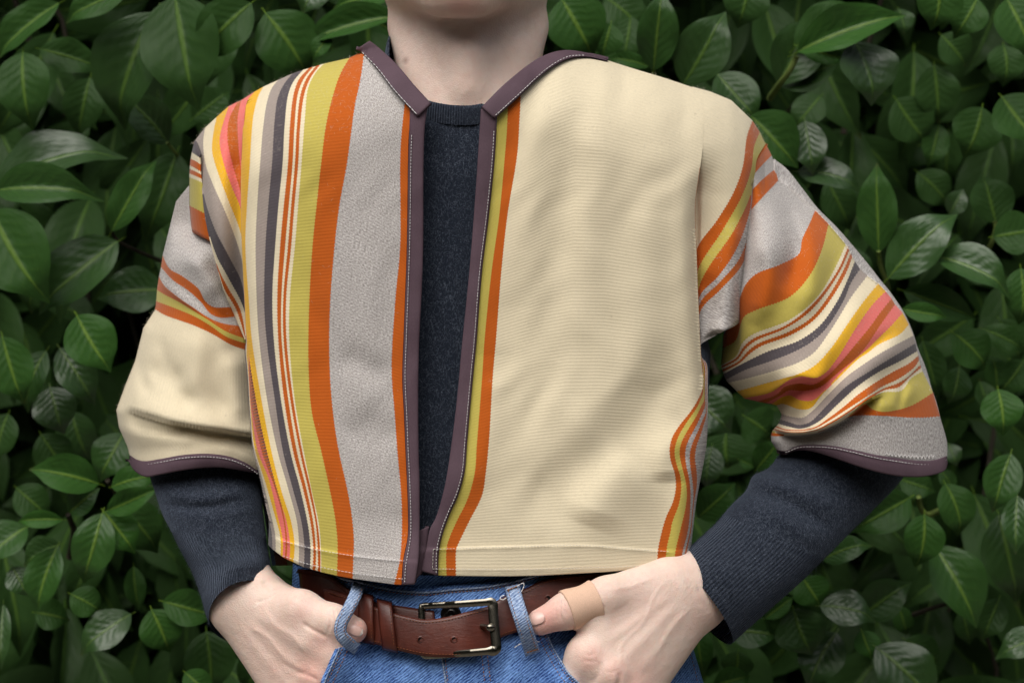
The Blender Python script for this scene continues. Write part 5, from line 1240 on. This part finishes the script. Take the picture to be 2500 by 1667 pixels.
for k in range(6, 10): WR[k] = [(x + .3 * (k - 5), y + .3 * (k - 5)) for x, y in WR[5][:4]] + [p_ for p_ in WR[k] if p_[1] > 500]
WC = [CREAM, CREAM, CREAM, ORG, CHART, ORG, GREY, RUST, GREY]
def wedge_r(px, py, U, T):
    y = body_y(px, py); fold = np.interp(py, [360, 400, 500, 700, 870], [1719, 1703, 1697, 1704, 1712])
    d = np.clip((px - fold) / 70, -.5, 3)
    y = y + .017 * np.exp(-(d * 1.0) ** 2) * sstep(345, 480, py)
    y = y + ridge(px, py, [(1700, 690), (1770, 610), (1815, 540)], .004, 30)
    k = np.interp(py, [387, 464, 525, 580, 719, 802], [1846, 1842, 1834, 1832, 1824, 1812])
    y = y + .016 * np.exp(-((k - px) / 16) ** 2) * sstep(380, 470, py) - .014 * np.exp(-((k - 45 - px) / 34) ** 2) * sstep(520, 700, py)
    y = y + crease(px, py, [(1712, 826), (1745, 806), (1808, 812)], .004, 20, .01, 14)
    return y + .0006 + .006 * sstep(1714, 1700, px) * sstep(350, 420, py)
loft('shoulder_panel', WR, WC, wedge_r, jacket, tscale=lambda y: np.ones_like(y), tuck1=[(-3, .006, 0), (-8, .016, 0)])

# right sleeve: stripe edges from the inner edge to the outer seam
MR = [
 [(1846,387),(1856,368),(1869,350)],
 [(1842,424),(1862,402),(1884,380)],
 [(1834,466),(1863,437),(1893,412)],
 [(1820,528),(1857,487),(1900,441)],
 [(1805,600),(1860,545),(1905,510),(1950,478)],
 [(1766,819),(1792,770),(1819,697),(1846,669),(1902,647),(1951,619),(1958,586),(1977,545),(1990,513)],
 [(1764,850),(1795,832),(1816,774),(1846,757),(1929,724),(1979,669),(2007,608),(2023,547)],
 [(1760,892),(1797,869),(1812,838),(1835,818),(1929,780),(1996,724),(2040,652),(2065,597)],
 [(1761,894),(1798,873),(1816,846),(1840,826),(1913,797),(1960,765),(2005,719),(2048,655),(2071,602)],
 [(1762,898),(1800,878),(1820,852),(1845,832),(1915,803),(1966,770),(2010,724),(2053,658),(2074,610)],
 [(1763,902),(1803,882),(1825,858),(1850,839),(1925,810),(1980,776),(2018,730),(2058,662),(2077,618)],
 [(1765,908),(1806,886),(1830,864),(1856,846),(1932,817),(1985,783),(2024,737),(2064,670),(2081,627)],
 [(1766,913),(1808,890),(1874,858),(1904,848),(1951,831),(2001,795),(2043,737),(2068,686),(2087,638)],
 [(1772,927),(1819,903),(1880,882),(1938,859),(1976,838),(2013,806),(2058,737),(2079,688),(2100,657)],
 [(1777,934),(1830,922),(1900,902),(1951,884),(1989,859),(2022,815),(2043,783),(2079,724),(2118,673)],
 [(1799,955),(1874,934),(1910,924),(1951,912),(1989,892),(2028,851),(2068,793),(2104,742),(2144,692)],
 [(1816,972),(1880,958),(1926,928),(1956,919),(1992,922),(2015,910),(2043,876),(2092,797),(2130,744),(2162,711)],
 [(1850,980),(1898,962),(1915,944),(1951,936),(1984,939),(2015,922),(2053,884),(2091,838),(2124,798),(2150,762),(2177,729)],
 [(1870,984),(1904,966),(1925,953),(1964,954),(2002,945),(2043,912),(2094,869),(2120,838),(2147,797),(2185,743)],
 [(1884,986),(1912,968),(1930,965),(1951,976),(1984,977),(2010,956),(2050,914),(2096,870),(2119,851),(2142,828),(2173,798),(2204,764)],
 [(1896,990),(1908,986),(1920,988),(1951,999),(1979,996),(2007,963),(2053,917),(2096,876),(2119,861),(2145,841),(2198,815),(2219,792)],
 [(1908,1010),(1927,1016),(1959,1019),(1982,1004),(2022,963),(2066,920),(2104,892),(2155,859),(2230,819)],
 [(1905,1024),(1926,1030),(1951,1037),(1977,1030),(2022,986),(2066,943),(2117,910),(2175,874),(2235,838)],
 [(1900,1034),(1925,1041),(1956,1046),(1997,1030),(2048,984),(2091,945),(2142,910),(2206,877),(2239,857)],
 [(1896,1040),(1922,1048),(1984,1044),(2022,1021),(2063,990),(2091,966),(2135,935),(2181,907),(2219,887),(2242,868)],
 [(1893,1043),(1922,1051),(1985,1047),(2024,1027),(2066,1000),(2119,966),(2155,943),(2193,925),(2232,897),(2244,879)],
 [(1890,1046),(1921,1053),(1986,1050),(2028,1030),(2070,1004),(2122,968),(2158,948),(2190,936),(2216,921),(2247,890)],
 [(1888,1049),(1920,1055),(1987,1052),(2032,1032),(2074,1006),(2124,972),(2160,952),(2194,945),(2222,919),(2249,898)],
 [(1886,1051),(1919,1057),(1988,1053),(2036,1034),(2078,1008),(2110,980),(2155,958),(2201,953),(2224,924),(2252,906)],
 [(1884,1056),(1918,1060),(1990,1055),(2042,1035),(2085,1006),(2112,986),(2130,999),(2155,1005),(2188,1001),(2227,989),(2278,958)],
 [(1882,1064),(1916,1064),(1992,1057),(2040,1036),(2079,1016),(2155,1015),(2219,1019),(2257,1019),(2295,1016)],
 [(1883,1078),(1918,1076),(1990,1070),(2080,1062),(2160,1066),(2230,1074),(2304,1064)],
 [(1896,1098),(1915,1101),(1951,1088),(1984,1086),(2028,1088),(2079,1097),(2130,1109),(2193,1119),(2244,1125),(2283,1123),(2312,1113)],
]
MC = [ORG, GREY, ORG, GREY, GREY, ORG, CHART, WHITE, ORG, WHITE, ORG, WHITE, DARK, TAUPE, WHITE, YEL, PINK, RUST, PINK, YEL, WHITE, TAUPE, DARK, WHITE, ORG, WHITE, ORG, WHITE, CHART, ORG, GREY, GREY]
CR_R = [(1885, 1046), (1930, 1056), (1990, 1050), (2036, 1032), (2078, 1006), (2118, 975), (2160, 955)]
def tube_r(px, py, U, T):
    y = .004 + .030 * T ** 3 + .010 * (1 - T) ** 2 - (.010 + .040 * sstep(400, 640, py)) * np.power(np.clip(np.sin(np.pi * np.clip(T, 0, 1)), 0, 1), .75) + .012 * sstep(600, 400, py)
    w_ = sstep(370, 560, py); y = y * w_ + (body_y(px, py) + .004) * (1 - w_)
    y = y + crease(px, py, CR_R, .015, 34, .014, 26)
    y = y + crease(px, py, [(1880, 972), (1920, 940), (1960, 927), (1995, 925), (2035, 895)], .009, 26, .008, 24)
    y = y + ridge(px, py, [(2000, 968), (2060, 905), (2120, 855), (2190, 800)], -.006, 15) + ridge(px, py, [(2020, 985), (2080, 930), (2150, 880), (2230, 830)], .008, 30)
    y = y + ridge(px, py, [(1935, 975), (1965, 1010), (1950, 1035)], .007, 28)
    y = y + ridge(px, py, [(1850, 560), (1880, 640), (1870, 720), (1840, 800)], .008, 30) + ridge(px, py, [(1905, 470), (1935, 560), (1940, 640), (1915, 720)], -.008, 26)
    y = y + ridge(px, py, [(1960, 520), (1985, 600), (1985, 690), (1960, 770)], .006, 28) + ridge(px, py, [(2040, 600), (2035, 680), (2000, 760), (1940, 820), (1850, 860)], -.004, 24)
    y = y + ridge(px, py, [(2100, 690), (2085, 770), (2030, 850), (1960, 900), (1870, 925)], .007, 34)
    y = y + ridge(px, py, [(2120, 985), (2160, 992), (2205, 970), (2240, 925)], .006, 22) + ridge(px, py, [(2215, 925), (2205, 955), (2190, 1000)], -.005, 10)
    return y
o = loft('sleeve', MR, MC, tube_r, jacket, tscale=lambda y: np.ones_like(y), tuck0=[(6, .02, 4)])
back_close('sleeve_back', MR[4:], .045, .035, GREY, 1)
back_close('sleeve_back', [[(1690, 246), (1760, 265), (1812, 300)], [(1690, 330), (1780, 350), (1850, 390)], [(1690, 430), (1790, 430), (1880, 436)], [(1690, 520), (1810, 510), (1920, 490)], [(1690, 620), (1840, 580), (1960, 540)]], .066, .045, GREY, 1)
SEAM = [(1893,412),(1900,441),(1940,470),(1990,513),(2023,547),(2065,597),(2087,638),(2118,673),(2144,692),(2170,718),(2204,764),(2230,819),(2242,868),(2252,906),(2278,958),(2295,1016),(2312,1113)]
SILR = [(1890,388),(1922,414),(1958,459),(1997,509),(2041,553),(2085,603),(2129,657),(2153,688),(2173,712),(2207,763),(2229,812),(2241,850),(2260,897),(2276,953),(2294,1014),(2312,1080),(2313,1114)]
SMID = lerpc(SEAM, SILR, .5); SIN = lerpc(SEAM, SILR, -.5)
loft('sleeve_back', [SEAM, SMID, SILR], [GREY, GREY], lambda px, py, U, T: .034 + .026 * U + .012 * sstep(600, 400, py), jacket, tuck1=[(-6, .02, 4), (-20, .04, 12)])
stitches('stitching', [SEAM[3:7], SEAM[7:10], [(2242, 912), (2262, 940), (2274, 958)]], lambda a, b: .030, M_THREAD, jacket, 6, 5, 1.4, .0012)
CUFF_RT = MR[-1]
CUFF_RB = [(1905, 1106), (1930, 1102), (1964, 1099), (1992, 1104), (2040, 1119), (2091, 1137), (2142, 1152), (2193, 1162), (2244, 1164), (2283, 1158), (2308, 1147), (2314, 1129)]
loft('cuff_binding', [CUFF_RT, CUFF_RB], [(0, 0, 0, 0)], lambda px, py, U, T: tube_r(px, py, U, T) - .0032 - .0014 * np.sin(np.pi * U), jacket, M_BIND, pitch=5, sub=5, teeth=0, thick=.003, tuck0=[(0, .0034, -1)], tuck1=[(0, .004, 0), (0, .012, -6)])
CR3 = spline(CUFF_RT, 60); tr = lambda a, b: float(tube_r(np.array(a), np.array(b), 0, np.clip((a - 1896) / 416, 0, 1)))
stitches('stitching', [np.stack([CR3[:, 0], CR3[:, 1] + np.linspace(3, 9, 60)], -1)[3:]], lambda a, b: tr(a, b) - .0046, M_THREAD, jacket)
zz = []
for k in range(14):
    x = 2160 + k * 9.0; b = np.interp(x, [2130, 2193, 2244, 2283], [1109, 1119, 1125, 1123]); zz += [(x, b - 3), (x + 4.5, b - 3 - (6 + 7 * k / 14))]
stitches('zigzag_stitching', [[zz[i], zz[i + 1]] for i in range(len(zz) - 1)], lambda a, b: tr(a, b) - .0006, M_THREAD, jacket, 4.2, .1, 1.3, .0012)

# bindings of the opening and neck
def bind(name, A, B, off, pitch=5, t0=None, t1=None, sub=5, dep=None):
    dep = dep or (lambda px, py, U, T: body_y(px, py))
    return loft(name, [A, B], [(0, 0, 0, 0)], lambda px, py, U, T: dep(px, py, U, T) - off - .0014 * np.power(np.sin(np.pi * U), .6), jacket, M_BIND, pitch=pitch, sub=sub, teeth=0, thick=.003,
                tuck0=t0 or [(0, .0036, 0)], tuck1=t1 or [(0, .0036, 0)])
LB_OUT = [(1001, 262)] + [(x + 1, y) for x, y in LF[0][1:-1]] + [(982, 1427)]
LB_IN = [(1044, 262), (1037, 312), (1034, 400), (1033, 600), (1030, 701), (1023, 842), (1021, 963), (1022, 1100), (1024, 1172), (1024, 1302), (1022, 1360), (1013, 1426)]
lfd = lambda px, py, U, T: left_front(px, py, U, T)
bind('front_binding', LB_OUT, LB_IN, .0028, dep=lfd, t1=[(0, .004, 0), (-4, .010, 0), (-16, .012, 0)])
stitches('stitching', [[(x + 7, y) for x, y in LF[0][1:-2]] + [(990, 1385), (988, 1424)]], lambda a, b: float(lfd(a, b, 0, 0)) - .0042, M_THREAD, jacket)
RB_OUT = [(x - 1, y) for x, y in RF[0]]
RB_IN = [(1174, 266), (1164, 425), (1148, 638), (1127, 850), (1117, 960), (1105, 1063), (1085, 1190), (1063, 1265), (1050, 1290), (1040, 1340), (1028, 1394)]
rfd = lambda px, py, U, T: right_front(px, py, U, T)
bind('front_binding', RB_OUT, RB_IN, .0028, dep=rfd, t1=[(0, .004, 0), (4, .010, 0), (16, .012, 0)])
stitches('stitching', [[(x - 6, y) for x, y in RF[0][1:-1]] + [(1065, 1402)]], lambda a, b: float(rfd(a, b, 0, 0)) - .0042, M_THREAD, jacket)
NL_OUT = [(868, 122), (882, 128), (918, 166), (959, 219), (1018, 285)]
NL_IN = [(902, 100), (914, 108), (967, 156), (1015, 212), (1052, 252)]
bind('neck_binding', NL_OUT, NL_IN, .0062, t1=[(0, .004, 0), (2, .012, 4)], t0=[(0, .005, 0)])
stitches('stitching', [[(884, 128), (922, 167), (963, 220), (1019, 281)]], lambda a, b: float(body_y(a, b)) - .0074, M_THREAD, jacket, 9, .6, 1.9, .001)
NR_OUT = [(1208, 290), (1266, 238), (1338, 172), (1388, 144), (1432, 139), (1484, 149)]
NR_IN = [(1176, 261), (1238, 200), (1321, 139), (1377, 123), (1432, 129), (1483, 144)]
bind('neck_binding', NR_OUT, NR_IN, .0062, t1=[(0, .004, 0), (-2, .012, 4)], t0=[(0, .005, 0)])
stitches('stitching', [[(1210, 282), (1266, 231), (1338, 166), (1386, 139), (1430, 135)]], lambda a, b: float(body_y(a, b)) - .0074, M_THREAD, jacket, 5.5, 2.4, 1.6, .001)
zip_f = bind('zip_end', [(1012, 1300), (1014, 1350), (1006, 1420)], [(1048, 1284), (1041, 1340), (1031, 1398)], -.0035, dep=lambda px, py, U, T: right_front(px, py, U, T))
# hem stitching
stitches('hem_stitching', [[(692, 1320), (766, 1339), (856, 1355), (965, 1367), (1008, 1369)], [(690, 1356), (759, 1378), (856, 1397), (994, 1414)], [(1008, 1369), (1000, 1395), (997, 1412)]], lambda a, b: float(left_front(np.array(a), np.array(b), 0, 0)) - .0018, M_THREAD, jacket, 6.5, 2.2, 1.3, .001)
stitches('hem_stitching', [[(1058, 1340), (1217, 1335), (1434, 1331), (1524, 1338), (1640, 1346)], [(1056, 1388), (1253, 1389), (1470, 1384), (1593, 1379)], [(1058, 1340), (1056, 1388)]], lambda a, b: float(right_front(np.array(a), np.array(b), 0, 0)) - (.0018 if a > 1072 else .0048), M_THREADG, jacket, 5.5, 2.4, 1.3, .001)

# ------------------------------------------------------------------ loose wool fibres
def fuzz(src, count, ln, wd, mat, lift, seed, sel=None):
    q = np.random.default_rng(seed); me = src.data; nv = len(me.vertices); co = np.zeros(nv * 3); me.vertices.foreach_get('co', co); co = co.reshape(-1, 3)
    npol = len(me.polygons); nr = np.zeros(npol * 3); me.polygons.foreach_get('normal', nr); nr = nr.reshape(-1, 3)
    vi = np.zeros(npol * 4, np.int32); me.loops.foreach_get('vertex_index', vi); vi = vi.reshape(-1, 4); ar = np.zeros(npol); me.polygons.foreach_get('area', ar)
    ok = ar * (nr[:, 1] < .35) * (1.0 if sel is None else sel(nr, co[vi].mean(1)))
    k = q.choice(npol, count, p=ok / ok.sum()); a, b = q.random((2, count, 1)); c = co[vi[k]]
    p = (c[:, 0] * (1 - a) + c[:, 1] * a) * (1 - b) + (c[:, 3] * (1 - a) + c[:, 2] * a) * b; n = nr[k]
    t = q.standard_normal((count, 3)); t -= n * (t * n).sum(1, keepdims=True); t /= np.linalg.norm(t, axis=1, keepdims=True); s_ = np.cross(n, t)
    L = ln * q.uniform(.5, 1.3, (count, 1)); up = lift * q.random((count, 1)) ** 2; cv = q.uniform(-.5, .5, (count, 1)); V = []
    for f in (0, .35, .7, 1.0):
        m = p + n * (.0003 + L * up * f) + t * L * f * (1 - .3 * up) + s_ * L * cv * f * f; w_ = wd * (1 - .6 * f)
        V += [m - s_ * w_ / 2, m + s_ * w_ / 2]
    V = np.stack(V, 1).reshape(-1, 3); base = np.arange(count)[:, None] * 8
    F = np.concatenate([base + np.array([[2 * i, 2 * i + 1, 2 * i + 3, 2 * i + 2]]) for i in range(3)])
    return mesh_from('wool_fuzz', V, F, mat, src)
M_FUZZN = simple_mat('navy_fibre', (0.105, 0.125, 0.165), 0.9, 0.1)
M_FUZZC = simple_mat('pale_fibre', (0.55, 0.50, 0.41), 0.9, 0.1)
for i, o in enumerate([x for x in list(COL.objects) if x.parent is sweater_o and x.name.split('.')[0] in ('sleeve', 'cuff', 'collar')] + [sweater_o]):
    f = fuzz(o, 5200 if 'sleeve' in o.name or o is sweater_o else 2600 if 'cuff' in o.name else 900, .0042, .00011, M_FUZZN, .55, i, sel=(lambda n, c: (np.abs(c[:, 0] + .045) < .05) * 1.0) if o is sweater_o else None); f['kind'] = 'stuff'
for i, o in enumerate([x for x in list(COL.objects) if x.parent is jacket and x.name.split('.')[0] in ('front_panel', 'shoulder_panel', 'sleeve')]):
    f = fuzz(o, 1500, .0026, .00009, M_FUZZC, 1.0, 40 + i, sel=lambda n, c: (n[:, 2] > .25) + .04); f['kind'] = 'stuff'
